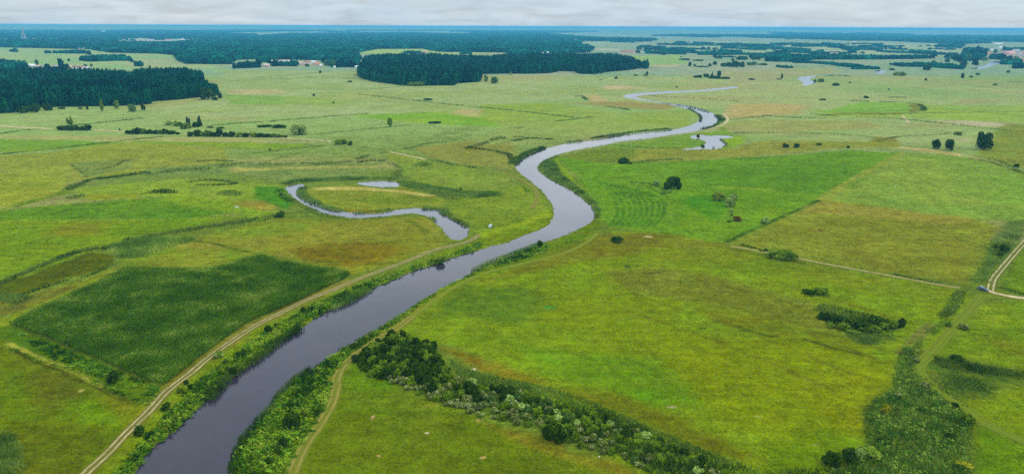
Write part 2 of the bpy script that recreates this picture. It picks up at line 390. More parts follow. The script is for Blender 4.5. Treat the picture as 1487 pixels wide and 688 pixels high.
# ------------------------------------------------------------------ colours of the land: (outline, colour a, colour b, patch size m, soft edge m)
BASE_A, BASE_B = S(168,176,104), S(148,170,90)
LAND = [
 # far plain
 ([(-200,46),(1700,48),(1700,110),(-200,110)], S(140,160,105), S(158,162,112), 260, 30),
 ([(-100,66),(130,70),(270,82),(300,92),(330,110),(330,100),(-100,104)], S(132,172,100), S(160,170,98), 160, 20),
 ([(170,86),(268,84),(275,97),(195,97)], S(170,168,102), S(150,165,95), 120, 15),
 ([(520,77),(548,71.4),(612,70.8),(640,76),(735,77),(735,83.5),(600,82)], S(128,178,90), S(150,175,100), 150, 10),
 ([(690,78),(735,78),(735,83),(690,83)], S(170,165,110), S(160,160,105), 90, 10),
 ([(435,81),(453,81),(453,83.3),(435,83.3)], S(196,170,112), S(180,160,105), 60, 8),
 ([(462,80.5),(475,80.5),(475,82.6),(462,82.6)], S(190,170,112), S(180,160,105), 60, 8),
 ([(455,75),(520,75),(520,77),(455,77)], S(176,176,118), S(160,170,105), 60, 8),
 ([(160,54.8),(270,54.8),(280,58),(215,61),(150,60)], S(150,172,118), S(176,172,130), 300, 30),
 ([(40,54),(160,54.5),(150,59),(40,57.5)], S(120,160,120), S(150,165,120), 300, 30),
 ([(850,60),(920,60.5),(925,63.5),(850,63.5)], S(140,172,120), S(160,170,120), 300, 30),
 ([(860,70),(900,71),(900,75),(862,73)], S(186,180,135), S(170,175,120), 100, 10),
 ([(1010,60),(1120,62),(1270,61),(1390,68),(1400,77),(1230,79),(1100,76),(990,70)], S(176,176,118), S(150,168,105), 220, 20),
 ([(900,82),(985,80),(1000,93),(940,95)], S(120,176,92), S(140,172,92), 150, 12),
 # mid plain left
 ([(325,103),(520,103),(700,127),(905,112),(1010,122),(900,140),(740,150),(560,170),(300,170),(200,165),(320,140)], S(160,168,92), S(148,160,76), 120, 12),
 ([(330,131),(380,130),(410,131.5),(412,135),(330,137)], S(188,165,102), S(176,166,98), 40, 6),
 ([(322,138),(380,139),(560,146),(480,152),(330,152)], S(120,160,62), S(140,165,72), 90, 8),
 ([(500,134),(600,137),(590,150),(480,145)], S(150,158,76), S(160,165,80), 60, 8),
 ([(510,168),(560,166),(700,160),(735,172),(770,186),(640,181),(575,176)], S(96,158,42), S(112,164,52), 60, 5),
 ([(650,164),(672,158),(730,160.5),(725,168),(690,170)], S(182,164,92), S(170,165,85), 40, 6),
 ([(700,152),(800,150),(905,165),(1000,160),(1012,170),(1000,182),(900,192),(820,200),(740,190),(700,170)], S(112,158,58), S(138,162,70), 80, 8),
 ([(805,180),(905,185),(900,192),(820,196)], S(146,164,66), S(150,160,66), 50, 6),
 ([(742,183),(900,190),(800,206),(730,212),(680,205)], S(150,158,72), S(142,156,66), 60, 6),
 ([(846,138),(868,138),(880,147),(900,152),(990,154),(940,158),(905,156),(880,154),(860,152)], S(188,168,96), S(168,150,76), 40, 6),
 ([(873,126),(900,124),(940,128),(910,130),(876,129.5)], S(200,172,112), S(180,168,98), 30, 5),
 ([(945,95),(990,94),(985,96.3),(950,97.2)], S(200,170,118), S(190,170,110), 30, 5),
 ([(820,150),(905,147),(990,154),(960,160),(900,156)], S(158,138,66), S(150,146,64), 40, 6),
 ([(1050,103),(1200,98),(1230,103),(1130,118),(1060,120)], S(172,160,98), S(156,158,86), 90, 10),
 # mid plain right
 ([(1058,152),(1120,150),(1180,154),(1160,165),(1100,170),(1052,172)], S(184,160,86), S(172,158,78), 50, 6),
 ([(1040,186),(1060,178),(1110,173),(1260,176),(1285,186),(1200,190),(1080,192)], S(160,154,74), S(150,156,66), 50, 6),
 ([(1180,160),(1330,152),(1487,154),(1560,160),(1560,186),(1390,180),(1330,172),(1200,170)], S(120,168,64), S(138,168,70), 70, 8),
 ([(1250,148),(1338,150),(1343,160),(1330,164),(1190,163)], S(130,172,56), S(120,165,50), 40, 5),
 ([(1316,150),(1336,151),(1341,161),(1320,164)], S(120,118,36), S(130,130,44), 20, 3),
 ([(1210,163),(1312,162.5),(1312,166),(1190,168)], S(146,142,40), S(130,146,44), 30, 3),
 ([(1328,172),(1390,175),(1470,178),(1500,183),(1440,186),(1380,179)], S(196,176,122), S(160,160,90), 30, 4),
 ([(1395,143),(1450,145),(1450,152),(1385,152)], S(168,160,88), S(150,162,80), 30, 4),
 ([(1468,191),(1560,188),(1560,200),(1470,199)], S(152,134,38), S(140,140,46), 20, 3),
 ([(1270,199),(1300,201),(1304,209),(1285,211),(1262,206)], S(140,126,34), S(128,130,40), 20, 3),
 ([(1265,210.5),(1300,212),(1345,216),(1395,224),(1422,231),(1415,233),(1380,226),(1320,217.5)], S(196,180,118), S(180,165,98), 20, 3),
 ([(1390,201),(1415,201),(1410,205),(1395,205)], S(190,180,118), S(170,165,98), 15, 3),
 ([(1430,215),(1460,212),(1460,216),(1436,218)], S(186,172,108), S(160,165,88), 15, 3),
 # meadows left of the river
 ([(-60,196),(75,196),(270,199),(420,202),(480,208),(360,212),(120,204),(-60,204)], S(150,156,76), S(160,158,80), 60, 5),
 ([(-60,202),(95,203),(205,207),(130,215),(75,217),(-60,226)], S(98,150,46), S(112,156,56), 60, 4),
 ([(195,204),(260,206),(395,209),(460,211),(400,218),(330,214),(180,209)], S(96,152,42), S(112,158,52), 50, 3),
 ([(-60,228),(75,222),(185,206),(330,214),(330,236),(205,250),(120,260),(95,275),(-60,310)], S(150,154,58), S(140,150,50), 60, 4),
 ([(-60,255),(40,250),(95,262),(95,278),(20,302),(-60,308)], S(156,160,44), S(138,152,42), 60, 6),
 ([(103,238),(150,232),(195,230),(190,244),(130,257),(110,250)], S(116,140,76), S(136,148,64), 25, 4),
 ([(205,245),(330,238),(470,238),(555,236),(520,255),(400,262),(330,250),(220,254)], S(132,146,72), S(120,140,70), 40, 5),
 ([(330,243),(380,243),(560,240),(545,243),(400,246),(330,249)], S(176,168,90), S(160,158,80), 30, 4),
 ([(100,275),(260,260),(410,268),(410,285),(370,295),(250,285),(130,290)], S(128,158,46), S(140,160,52), 50, 6),
 ([(110,284),(205,281),(210,290),(120,292)], S(152,148,30), S(140,152,34), 25, 4),
 ([(-60,312),(20,305),(120,296),(260,288),(345,300),(345,308),(260,320),(120,318),(-60,325)], S(70,130,26), S(86,140,32), 60, 4),
 ([(230,280),(340,290),(412,310),(380,318),(330,308),(260,296)], S(104,152,32), S(122,158,36), 40, 5),
 ([(365,270),(412,272),(425,295),(418,305),(370,290)], S(60,132,26), S(74,140,32), 30, 3),
 ([(330,294),(375,290),(405,302),(380,306)], S(156,142,50), S(140,138,46), 14, 4),
 ([(-60,322),(120,318),(260,318),(330,312),(300,325),(190,345),(60,390),(-60,430)], S(132,152,22), S(108,146,26), 55, 5),
 ([(90,325),(160,322),(150,340),(60,342)], S(140,140,32), S(130,146,30), 30, 6),
 ([(165,371),(225,366),(285,348),(335,352),(380,367),(340,378),(300,387),(185,386)], S(118,152,42), S(140,146,50), 30, 3),
 ([(235,352),(285,348),(330,352),(350,360),(290,365)], S(148,144,58), S(140,138,52), 25, 4),
 ([(285,346),(400,318),(500,320),(560,316),(620,314),(650,345),(640,360),(560,385),(515,398),(440,380),(380,366)], S(138,140,40), S(146,146,56), 35, 4),
 ([(420,360),(480,350),(560,355),(590,362),(550,378),(510,388),(440,376)], S(128,112,18), S(140,124,26), 20, 5),
 ([(290,348),(330,336),(400,322),(470,324),(420,340)], S(134,152,46), S(140,148,48), 30, 5),
 # inside of the oxbow
 ([(440,275),(520,270),(600,276),(650,290),(640,303),(590,300),(520,308),(470,298),(445,285)], S(120,136,32), S(140,148,44), 20, 3),
 ([(455,272),(500,269),(560,272),(640,284),(620,285),(560,277),(500,275),(458,276)], S(206,190,110), S(178,166,82), 12, 2),
 ([(495,303),(520,304),(560,304),(540,309),(505,308)], S(140,124,24), S(130,130,30), 12, 2),
 ([(578,270),(605,270),(606,275),(582,273)], S(120,128,14), S(120,130,20), 12, 2),
 ([(565,225),(620,232),(740,253),(755,275),(700,280),(600,262),(575,245)], S(122,152,50), S(134,152,56), 40, 4),
 ([(560,222),(615,231),(600,236),(565,232)], S(142,152,52), S(136,146,50), 20, 3),
 ([(600,215),(680,205),(745,215),(745,247),(700,243),(625,230)], S(146,144,60), S(136,142,60), 30, 4),
 ([(676,214),(696,213),(698,219),(682,219)], S(140,126,18), S(130,126,20), 12, 2),
 ([(700,210),(750,208),(748,222),(715,222)], S(150,146,66), S(140,142,58), 15, 3),
 ([(655,285),(760,268),(795,290),(800,312),(780,330),(700,345),(683,330),(660,312)], S(116,144,36), S(128,148,40), 30, 4),
 ([(700,338),(760,322),(795,305),(803,315),(770,335),(700,352)], S(150,166,20), S(130,160,24), 25, 3),
 # meadows right of the river
 ([(1015,160),(1050,172),(1040,190),(1000,195),(940,205),(860,215),(1000,217),(1060,216),(1080,200),(1060,195)], S(96,146,40), S(112,150,46), 30, 4),
 ([(1064,198),(1080,200),(1079,208),(1062,213),(1054,208),(1046,202)], S(104,160,32), S(112,164,36), 25, 3),
 ([(890,216),(1060,216),(1107,204),(1300,206),(1300,213),(1200,216),(1080,228),(940,238),(880,232)], S(140,144,46), S(150,150,60), 30, 5),
 ([(805,232),(830,222),(880,214),(925,216),(920,228),(880,240),(850,250),(820,250)], S(120,136,38), S(112,138,34), 20, 4),
 ([(802,232),(812,228),(828,260),(860,290),(880,318),(868,330),(862,305),(845,286),(815,262)], S(132,160,24), S(122,158,28), 20, 2),
 ([(812,228),(880,238),(950,235),(1100,228),(1230,218),(1310,222),(1195,288),(1115,324),(1060,352),(900,332),(872,318),(850,280)], S(84,146,30), S(108,152,32), 38, 4),
 ([(1000,285),(1050,280),(1060,300),(1030,325),(985,315)], S(58,132,14), S(76,142,22), 20, 6),
 ([(1000,250),(1180,232),(1250,240),(1195,285),(1107,272),(1010,270)], S(76,138,32), S(84,142,36), 40, 6),
 ([(1030,268),(1107,272),(1195,288),(1190,291),(1107,276),(1030,272)], S(126,162,30), S(112,156,30), 20, 3),
 ([(1110,298),(1160,305),(1118,322),(1090,318)], S(128,160,20), S(112,156,24), 20, 4),
 ([(995,300),(1030,318),(1080,325),(1060,340),(990,330)], S(112,154,26), S(96,148,26), 25, 4),
 ([(1310,222),(1400,228),(1470,245),(1560,260),(1560,330),(1450,320),(1380,318),(1195,290)], S(124,160,62), S(136,164,66), 45, 5),
 ([(1440,255),(1560,262),(1560,300),(1440,295)], S(118,164,60), S(128,166,60), 45, 6),
 ([(1191,290),(1250,295),(1330,306),(1420,318),(1450,330),(1400,412),(1200,381),(1115,367),(1060,352)], S(140,140,46), S(146,156,58), 32, 3),
 ([(1191,291),(1250,297),(1310,302),(1420,318),(1380,326),(1200,310),(1160,310)], S(156,146,52), S(148,148,54), 25, 4),
 ([(1460,180),(1560,182),(1560,262),(1470,240),(1420,228),(1430,205)], S(132,144,46), S(140,148,54), 30, 4),
 # the big near meadow
 ([(556,504),(600,462),(640,434),(702,399),(750,389),(820,370),(868,345),(895,336),(1000,342),(1060,355),(1108,368),(1200,387),(1395,420),(1422,432),(1390,466),(1340,515),(1300,570),(1270,640),(1210,690),(1180,760),(960,760),(850,620),(760,550),(660,505),(600,492)], S(116,140,20), S(98,142,34), 34, 3),
 ([(868,340),(950,338),(1080,358),(1060,366),(960,362),(900,372),(840,380),(700,410),(760,388)], S(126,122,26), S(132,138,40), 22, 4),
 ([(930,360),(1060,360),(1250,396),(1390,420),(1360,440),(1200,410),(1050,390),(950,380)], S(120,150,36), S(132,144,30), 26, 4),
 ([(880,395),(960,385),(1040,400),(1180,440),(1230,490),(1150,470),(1020,440),(920,425)], S(118,120,38), S(128,136,50), 18, 5),
 ([(1010,445),(1100,455),(1230,495),(1260,520),(1160,500),(1050,465)], S(122,118,22), S(116,130,26), 16, 4),
 ([(650,420),(760,415),(800,430),(770,470),(660,460),(610,465)], S(90,122,34), S(106,128,28), 24, 6),
 ([(960,480),(1250,500),(1290,560),(1260,630),(1100,620),(980,560)], S(128,138,8), S(116,136,12), 24, 8),
 ([(1190,535),(1280,530),(1275,580),(1258,620),(1200,600)], S(140,140,4), S(126,138,8), 20, 8),
 ([(760,500),(960,520),(1010,580),(940,590),(800,540)], S(80,142,30), S(104,140,28), 22, 6),
 ([(670,516),(720,526),(780,545),(800,556),(740,552),(690,535)], S(140,122,30), S(124,126,34), 8, 3),
 ([(640,505),(690,520),(700,535),(660,520)], S(134,110,24), S(128,120,30), 8, 3),
 ([(800,560),(900,570),(1040,630),(1110,670),(1060,668),(950,620),(850,585)], S(124,134,30), S(116,120,20), 10, 4),
 ([(1110,640),(1200,620),(1260,650),(1210,690),(1120,690)], S(84,132,12), S(96,140,20), 12, 4),
 # right edge meadows
 ([(1440,440),(1487,436),(1580,446),(1580,560),(1487,540),(1440,530),(1345,520),(1375,492),(1412,455)], S(108,140,24), S(120,146,32), 24, 4),
 ([(1410,485),(1500,500),(1580,520),(1580,545),(1450,510)], S(120,126,22), S(112,130,26), 12, 4),
 ([(1363,580),(1447,570),(1500,552),(1580,566),(1580,680),(1487,638),(1425,606)], S(112,136,24), S(98,140,26), 20, 4),
 ([(1412,620),(1432,618),(1487,646),(1580,690),(1580,800),(1405,800)], S(76,132,18), S(92,140,24), 16, 3),
 ([(1418,610),(1430,612),(1425,645),(1412,650)], S(120,130,44), S(106,130,34), 8, 2),
 ([(1470,375),(1500,340),(1600,350),(1600,440),(1487,428),(1452,420)], S(104,140,28), S(112,144,34), 16, 3),
 # bottom meadow
 ([(395,760),(440,660),(486,582),(500,538),(530,528),(580,565),(660,592),(720,620),(800,650),(900,672),(960,705),(960,760)], S(84,124,18), S(104,128,26), 16, 3),
 ([(510,530),(560,545),(580,580),(520,590),(500,560)], S(70,130,16), S(86,132,20), 12, 4),
 ([(565,590),(630,585),(640,592),(580,602),(560,615)], S(140,136,50), S(120,130,34), 5, 2),
 ([(500,560),(580,570),(640,600),(560,610),(500,590)], S(112,128,28), S(96,126,22), 12, 5),
 ([(700,615),(780,632),(820,655),(900,672),(950,695),(900,690),(830,668),(760,650)], S(134,126,36), S(120,122,30), 7, 2),
 ([(792,632),(805,636),(815,648),(808,648)], S(176,156,60), S(160,140,50), 6, 1.5),
 # left bottom meadow
 ([(-80,495),(10,490),(40,508),(130,548),(205,582),(220,600),(120,715),(60,800),(-80,800)], S(112,124,8), S(96,124,14), 18, 4),
 ([(40,515),(120,550),(130,580),(70,600),(45,560)], S(88,94,22), S(104,110,22), 8, 4),
 ([(90,580),(140,575),(190,590),(170,620),(110,620)], S(96,134,14), S(108,134,18), 10, 4),
 ([(140,568),(205,582),(215,594),(185,615),(150,590)], S(118,126,20), S(124,124,22), 8, 3),
 ([(-80,640),(60,610),(160,620),(110,690),(-80,760)], S(108,116,18), S(94,114,16), 8, 4),
 # ditch side of the maize, and strip above it
 ([(-80,478),(15,470),(77,494),(180,538),(238,560),(218,588),(150,556),(60,516),(10,492),(-80,495)], S(58,104,12), S(76,116,18), 8, 2),
 ([(-40,472),(15,460),(64,440),(130,408),(170,390),(188,388),(150,408),(70,445),(15,472)], S(150,158,26), S(132,146,34), 12, 2),
 ([(-60,420),(38,401),(90,381),(133,366),(164,371),(159,383.5),(143,391),(97,404),(51,422),(-60,450)], S(98,104,8), S(88,100,8), 14, 2),
 ([(-60,445),(20,432),(60,425),(130,404),(165,385),(190,386),(150,402),(60,440),(-60,480)], S(116,112,46), S(124,132,40), 8, 2),
 # banks
 ([(105,745),(150,672),(195,626),(243,574),(312,520),(372,482),(450,443),(513,415),(600,384),(655,362),(700,347),(800,313),(808,322),(740,352),(600,396),(450,470),(380,518),(330,550),(276,607),(190,690),(150,745)], S(88,124,20), S(112,140,26), 7, 2),
 ([(95,745),(117,690),(190,612),(240,560),(305,510),(370,468),(440,432),(510,404),(515,412),(450,440),(372,480),(312,520),(243,574),(150,672),(105,745)], S(140,126,56), S(124,122,40), 8, 1.5),
 ([(325,745),(332,690),(380,608),(423,553),(489,509),(587,450),(702,386),(756,368),(862,318),(872,312),(880,326),(850,350),(800,372),(740,388),(664,416),(600,461),(520,515),(492,548),(488,570),(440,652),(400,730),(395,760)], S(92,124,20), S(112,134,28), 7, 2),
 ([(452,600),(478,545),(505,515),(560,472),(640,424),(640,432),(575,480),(515,520),(496,545),(490,575)], S(132,128,44), S(116,124,34), 7, 2),
 # the sedge of the lower right
 ([(1310,500),(1338,505),(1342,542),(1400,592),(1414,622),(1412,760),(1180,760),(1220,672),(1262,640),(1255,602),(1275,575),(1296,560),(1300,530)], S(84,104,46), S(104,116,48), 7, 3),
 ([(1340,515),(1400,522),(1487,538),(1560,550),(1560,560),(1450,556),(1440,578),(1375,576),(1348,548)], S(76,106,40), S(100,118,42), 7, 3),
]

# (line, half width m, colour, soft m): drains, old mowing lines, edges of parcels
LINES = [
 ([(1055,351),(1115,323.5),(1160,304),(1193,289)], 1.0, S(70,104,30), 1.2),
 ([(1193,289),(1250,255),(1310,222)], 2.0, S(140,156,66), 3),
 ([(0,224),(77,216),(189,203),(233,198.6)], 2.2, S(70,100,34), 2),
 ([(0,194),(36,189),(59,187)], 2.2, S(80,110,40), 2),
 ([(112.6,181.5),(205,172)], 2.5, S(60,95,36), 2), ([(312,181.5),(380,177)], 2.5, S(80,110,44), 2),
 ([(393,176),(477,169),(534,165)], 2.5, S(90,118,48), 3), ([(521,137),(639,150),(750,161),(837,171)], 3.0, S(84,116,48), 3),
 ([(454,195.6),(595,181.5)], 2.2, S(96,124,50), 2), ([(388,234),(434,222),(470,211)], 1.8, S(104,134,50), 2), ([(370,222.5),(465,211)], 2.0, S(96,126,46), 3),
 ([(0,305),(30,298),(98,276)], 2.0, S(104,132,34), 2), ([(8,304),(50,290),(98,280)], 1.2, S(104,136,34), 2),
 ([(330,118),(460,112),(520,114)], 4, S(120,146,72), 6), ([(370,113),(480,104)], 4, S(100,132,64), 5), ([(430,128),(520,130),(600,124)], 4, S(120,146,72), 6),
 ([(284,349.5),(310,353),(335,360),(372,368)], 0.8, S(70,96,24), 1), ([(1250,166),(1312,166)], 2.5, S(96,84,24), 2),
 ([(1163,381),(1100,369),(1060,360)], 1.2, S(96,112,30), 2), ([(1290,165),(1487,162)], 2.5, S(108,120,50), 3),
 ([(20,507),(60,526),(130,556),(190,584)], 0.7, S(72,84,14), 0.8), ([(12,498),(80,529),(150,560)], 0.6, S(150,160,70), 0.8),
 ([(1352,470),(1330,492),(1310,512)], 1.3, S(112,124,62), 2), ([(455,340),(480,356),(498,366)], 0.5, S(112,124,36), 1.0),
 ([(585,318),(608,330),(622,345)], 0.6, S(104,124,40), 1.0), ([(592,318),(616,331),(632,346)], 0.6, S(104,124,40), 1.0),
 ([(1060,470),(1110,486),(1130,487)], 0.5, S(84,104,24), 1), ([(1170,492),(1215,505),(1262,516)], 0.5, S(84,104,24), 1), ([(1010,450),(1100,470),(1180,480),(1290,508)], 0.6, S(104,122,24), 2),
 ([(1340,196),(1300,199),(1273,205)], 2.0, S(96,104,40), 2), ([(1273,205),(1310,212),(1360,213)], 1.5, S(100,120,40), 2),
 ([(1410,230),(1440,236),(1487,252)], 1.5, S(92,108,40), 2), ([(1487,168),(1350,158),(1150,172)], 2.0, S(112,150,60), 4),
]
for k in range(9):                            # curved mowing lines on the bright meadow
    LINES.append(([(868 + 9 * k, 262 + 2 * k), (886 + 9 * k, 280 + k), (896 + 8.6 * k, 297), (896 + 8.2 * k, 314), (884 + 8 * k, 328)], 0.55, S(78, 128, 30), 1.4))
for k in range(5):                            # wheel marks on the big meadow
    LINES.append(([(1010 - 30 * k, 372 + 18 * k), (1130 - 20 * k, 410 + 22 * k), (1330 - 30 * k, 470 + 24 * k)], 0.3, S(108, 124, 26), 1.6))
# bare patches of earth: x, y, half width px, half height px, colour
BARE = [(700,663,6,2.6,(196,160,96)),(620,628.5,3.4,1.4,(212,196,160)),(550,661,3.8,2.4,(190,160,100)),(541,606,3,3.4,(186,150,96)),(688,535,4.5,2.2,(216,200,160)),(942,343.5,8,1.6,(210,190,130)),
 (696,610,6,1.4,(176,160,84)),(1015,350,5,1,(160,140,70)),(955,355,5,1,(170,150,70)),(870,662,1.3,1,(230,225,200)),(1192,334,6,1.6,(110,88,36)),(1178,331,4,1,(120,96,40)),
 (943,397,11,2.2,(92,92,26)),(925,386,8,1.6,(88,104,34)),(911,386,5,3,(80,110,34)),(956,395,7,1.2,(88,96,26)),(848,391,4,1,(84,100,30)),(861,396,3,1.2,(84,104,30)),(997,405,4,1.2,(84,100,24)),
 (1020,476,9,1.5,(84,104,14)),(1085,480,10,1.5,(90,104,14)),(798,446,10,3,(76,140,40)),(1100,604,8,1.4,(150,152,70)),(975,590,8,1.6,(176,172,110)),
 (1185,645,6,1.4,(150,156,84)),(340,545,1,1,(90,110,30)),(118,566,4,2.4,(176,170,84)),(130,537,8,1.6,(176,190,80)),(105,530,7,2,(150,180,40)),(205,520,2,1,(120,130,50)),
 (343,300.5,4,0.8,(206,206,196)),(750,277,5,1,(130,150,50)),(470,380,26,1.2,(84,104,22)),(515,375,12,1.4,(96,104,24))]
# ------------------------------------------------------------------ the ground: one sheet out to the horizon
def build_ground():
    ys = np.concatenate([np.arange(41.3, 110, 0.5), np.arange(110, 745, 1.0)])
    dep = np.array([math.atan2(HC, G(W / 2, y).y) for y in ys])
    rad = HC / np.tan(dep)
    rad = np.concatenate([[60000.0, 50000.0], rad, np.linspace(rad[-1] - 3, 0.5, 22)])
    th = np.concatenate([np.linspace(-0.70, 0.70, 1400), np.linspace(0.70, 2 * math.pi - 0.70, 92)[1:-1]])
    rad[:2] = (44000.0, 41500.0); rad = np.minimum(rad, 44000.0)
    R2, T2 = np.meshgrid(rad, th, indexing='ij')
    X, Y = (R2 * np.sin(T2)).ravel(), (R2 * np.cos(T2)).ravel()
    P = np.stack([X, Y], 1); D = np.hypot(X, Y)
    n = len(P)
    # ragged edges everywhere: move the points a little before asking where they lie
    wa = np.clip(0.006 * D, 0.8, 14.0); ws = np.clip(0.02 * D, 4.0, 60.0)
    # noise at fixed sizes so that the pattern belongs to the land
    w1 = np.stack([fbm(X / 5, Y / 5, 1, 3) - .5, fbm(X / 5, Y / 5, 2, 3) - .5], 1)
    w2 = np.stack([fbm(X / 28, Y / 28, 3, 3) - .5, fbm(X / 28, Y / 28, 4, 3) - .5], 1)
    w3 = np.stack([fbm(X / 120, Y / 120, 5, 3) - .5, fbm(X / 120, Y / 120, 6, 3) - .5], 1)
    near, midd, far = (D < 500)[:, None], ((D >= 500) & (D < 1800))[:, None], (D >= 1800)[:, None]
    Pw = P + np.where(near, 1.8 * w1 + 5.0 * w2, np.where(midd, 12.0 * w2 + 10 * w3, 70.0 * w3))
    nz = fbm(X / 300, Y / 300, 9, 4)[:, None]
    col = BASE_A + (BASE_B - BASE_A) * sstep(0.35, 0.65, nz)
    lush = sstep(900, 450, D)[:, None]
    col = col + (S(112, 130, 36) * (.85 + .3 * nz) - col) * lush
    brown = sstep(0.55, 0.72, fbm(X / 170, Y / 90, 12, 4))[:, None] * (D > 450)[:, None] * 0.55
    col = col + (S(170, 160, 96) - col) * brown
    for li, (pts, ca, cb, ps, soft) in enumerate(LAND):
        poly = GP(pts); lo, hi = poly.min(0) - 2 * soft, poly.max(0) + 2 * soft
        yy = sum(t[1] for t in pts) / len(pts); dry_or_haze = np.array([1.22, 1.08, 1.1]) if yy < 205 else np.array([1.16, 1.0, .72]) if yy < 330 else np.array([1.11, .98, .46]) * (1.08 if 400 < yy < 600 else .94)  # far fields lightened, near ones warmed: haze offset put into the colour
        ca, cb = ca * dry_or_haze, cb * dry_or_haze
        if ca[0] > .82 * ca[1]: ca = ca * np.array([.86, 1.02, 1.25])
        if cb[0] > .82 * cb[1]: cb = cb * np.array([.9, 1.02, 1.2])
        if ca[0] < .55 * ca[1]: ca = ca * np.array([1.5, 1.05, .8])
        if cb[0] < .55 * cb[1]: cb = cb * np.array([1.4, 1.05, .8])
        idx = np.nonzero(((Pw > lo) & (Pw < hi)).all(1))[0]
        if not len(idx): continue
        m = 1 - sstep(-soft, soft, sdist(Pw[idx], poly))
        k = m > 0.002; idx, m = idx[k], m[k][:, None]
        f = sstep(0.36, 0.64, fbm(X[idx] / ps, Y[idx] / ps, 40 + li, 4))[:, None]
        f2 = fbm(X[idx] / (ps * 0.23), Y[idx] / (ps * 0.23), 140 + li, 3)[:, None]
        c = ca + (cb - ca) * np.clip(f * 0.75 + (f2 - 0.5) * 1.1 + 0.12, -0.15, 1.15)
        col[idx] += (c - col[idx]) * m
    for pts, hw, c, soft in LINES:
        if sum(t[1] for t in pts) / len(pts) > 205: c = c * np.array([1.16, 1.0, .6])
        ln = spline(GP(pts), n=5); lo, hi = ln.min(0) - hw - soft - 3, ln.max(0) + hw + soft + 3
        idx = np.nonzero(((P > lo) & (P < hi)).all(1))[0]
        if not len(idx): continue
        Q = P[idx] + 1.2 * w1[idx]
        m = (1 - sstep(hw, hw + soft, np.sqrt(seg_dist2(Q, ln, False))))[:, None] * (0.45 + 0.55 * sstep(0.35, 0.55, fbm(X[idx] / 9, Y[idx] / 9, 77, 3)))[:, None]
        col[idx] += (c - col[idx]) * m
    for x, y, hx, hy, c in BARE:
        q = G(x, y); ex = (G(x + hx, y) - q).length; ey = (G(x, y - hy) - q).length
        d = np.hypot((X - q.x) / ex, (Y - q.y) / ey)
        idx = np.nonzero(d < 2.2)[0]
        nse = fbm(X[idx] / max(ex * .5, .5), Y[idx] / max(ex * .5, .5), 88, 3)
        m = (1 - sstep(0.55, 1.05, d[idx] + (nse - .5) * 1.3))[:, None]
        col[idx] += (S(*c) - col[idx]) * m
    # shape: hummocks nearby, ridges beyond
    z = (fbm(X / 9, Y / 9, 21, 3) - .5) * 0.5 * sstep(900, 300, D) + (fbm(X / 2.4, Y / 2.4, 22, 2) - .5) * 0.3 * sstep(420, 200, D)
    z = z - 0.12 * sstep(900, 300, D)
    az = np.arctan2(X, Y)
    ridge = sstep(9000, 17000, D) * (70 * sstep(.3, .75, fbm(X / 4200, Y / 7200, 31, 4)) * sstep(12000, 26000, D) + 70 * sstep(-0.16, -0.62, az) * sstep(-1.2, -0.7, az) * sstep(14000, 24000, D) * (0.7 + 0.5 * fbm(X / 6000, Y / 9000, 32, 2)))
    z = z + np.minimum(ridge, 98.0)
    # tracks lie in level strips
    for pts, w in ((T_LEFT, 2.6), (T_BANK, 2.6), (T_ROADN, 3), (T_ROADE, 3), (T_LANE, 2.4), (T_FIELD, 2.2)):
        ln = spline(GP(pts), n=4); lo, hi = ln.min(0) - 6, ln.max(0) + 6
        idx = np.nonzero(((P > lo) & (P < hi)).all(1))[0]
        if not len(idx): continue
        m = sstep(w, w + 2.0, np.sqrt(seg_dist2(P[idx], ln, False)))
        z[idx] *= m; z[idx] -= 0.04 * (1 - m)
    # river bed and pools
    for nm, pts, ns in WATERS:
        poly = spline(GP(pts), True, ns); lo, hi = poly.min(0) - 25, poly.max(0) + 25
        idx = np.nonzero(((P > lo) & (P < hi)).all(1))[0]
        Q = P[idx] + 1.5 * w1[idx] + 1.6 * np.stack([fbm(X[idx] / 1.9, Y[idx] / 1.9, 61, 2) - .5, fbm(X[idx] / 1.9, Y[idx] / 1.9, 62, 2) - .5], 1)
        sd = sdist(Q, poly)
        k = 1 - sstep(-3.0, 1.6, sd)
        z[idx] = z[idx] * (1 - k) - 2.4 * k
        mud = (1 - sstep(0.0, 1.6, np.abs(sd)))[:, None] * 0.5
        col[idx] += (S(84, 84, 40) - col[idx]) * mud
    nr, nt_ = len(rad), len(th)
    i = np.arange(nr - 1)[:, None] * nt_; j = np.arange(nt_)[None, :]; j2 = (j + 1) % nt_
    Fc = np.stack([i + j, i + j2, i + nt_ + j2, i + nt_ + j], -1).reshape(-1, 4)[:, ::-1]
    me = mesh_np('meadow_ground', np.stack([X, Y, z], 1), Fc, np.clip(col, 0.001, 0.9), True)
    o = link('ground', me, M_GROUND)
    return tag(o, 'wide flat green and olive river meadows reaching to the horizon', None, None, 'structure'), rad, th, col, z
GROUND, G_RAD, G_TH, G_COL, G_Z = build_ground()
def ground_at(P):
    """colour and height of the ground sheet at world points"""
    d = np.hypot(P[:, 0], P[:, 1]); a = np.arctan2(P[:, 0], P[:, 1])
    i = np.clip(len(G_RAD) - np.searchsorted(G_RAD[::-1], d), 0, len(G_RAD) - 1)
    j = np.clip(np.searchsorted(G_TH, a), 0, len(G_TH) - 1)
    k = i * len(G_TH) + j
    return G_COL[k], G_Z[k]

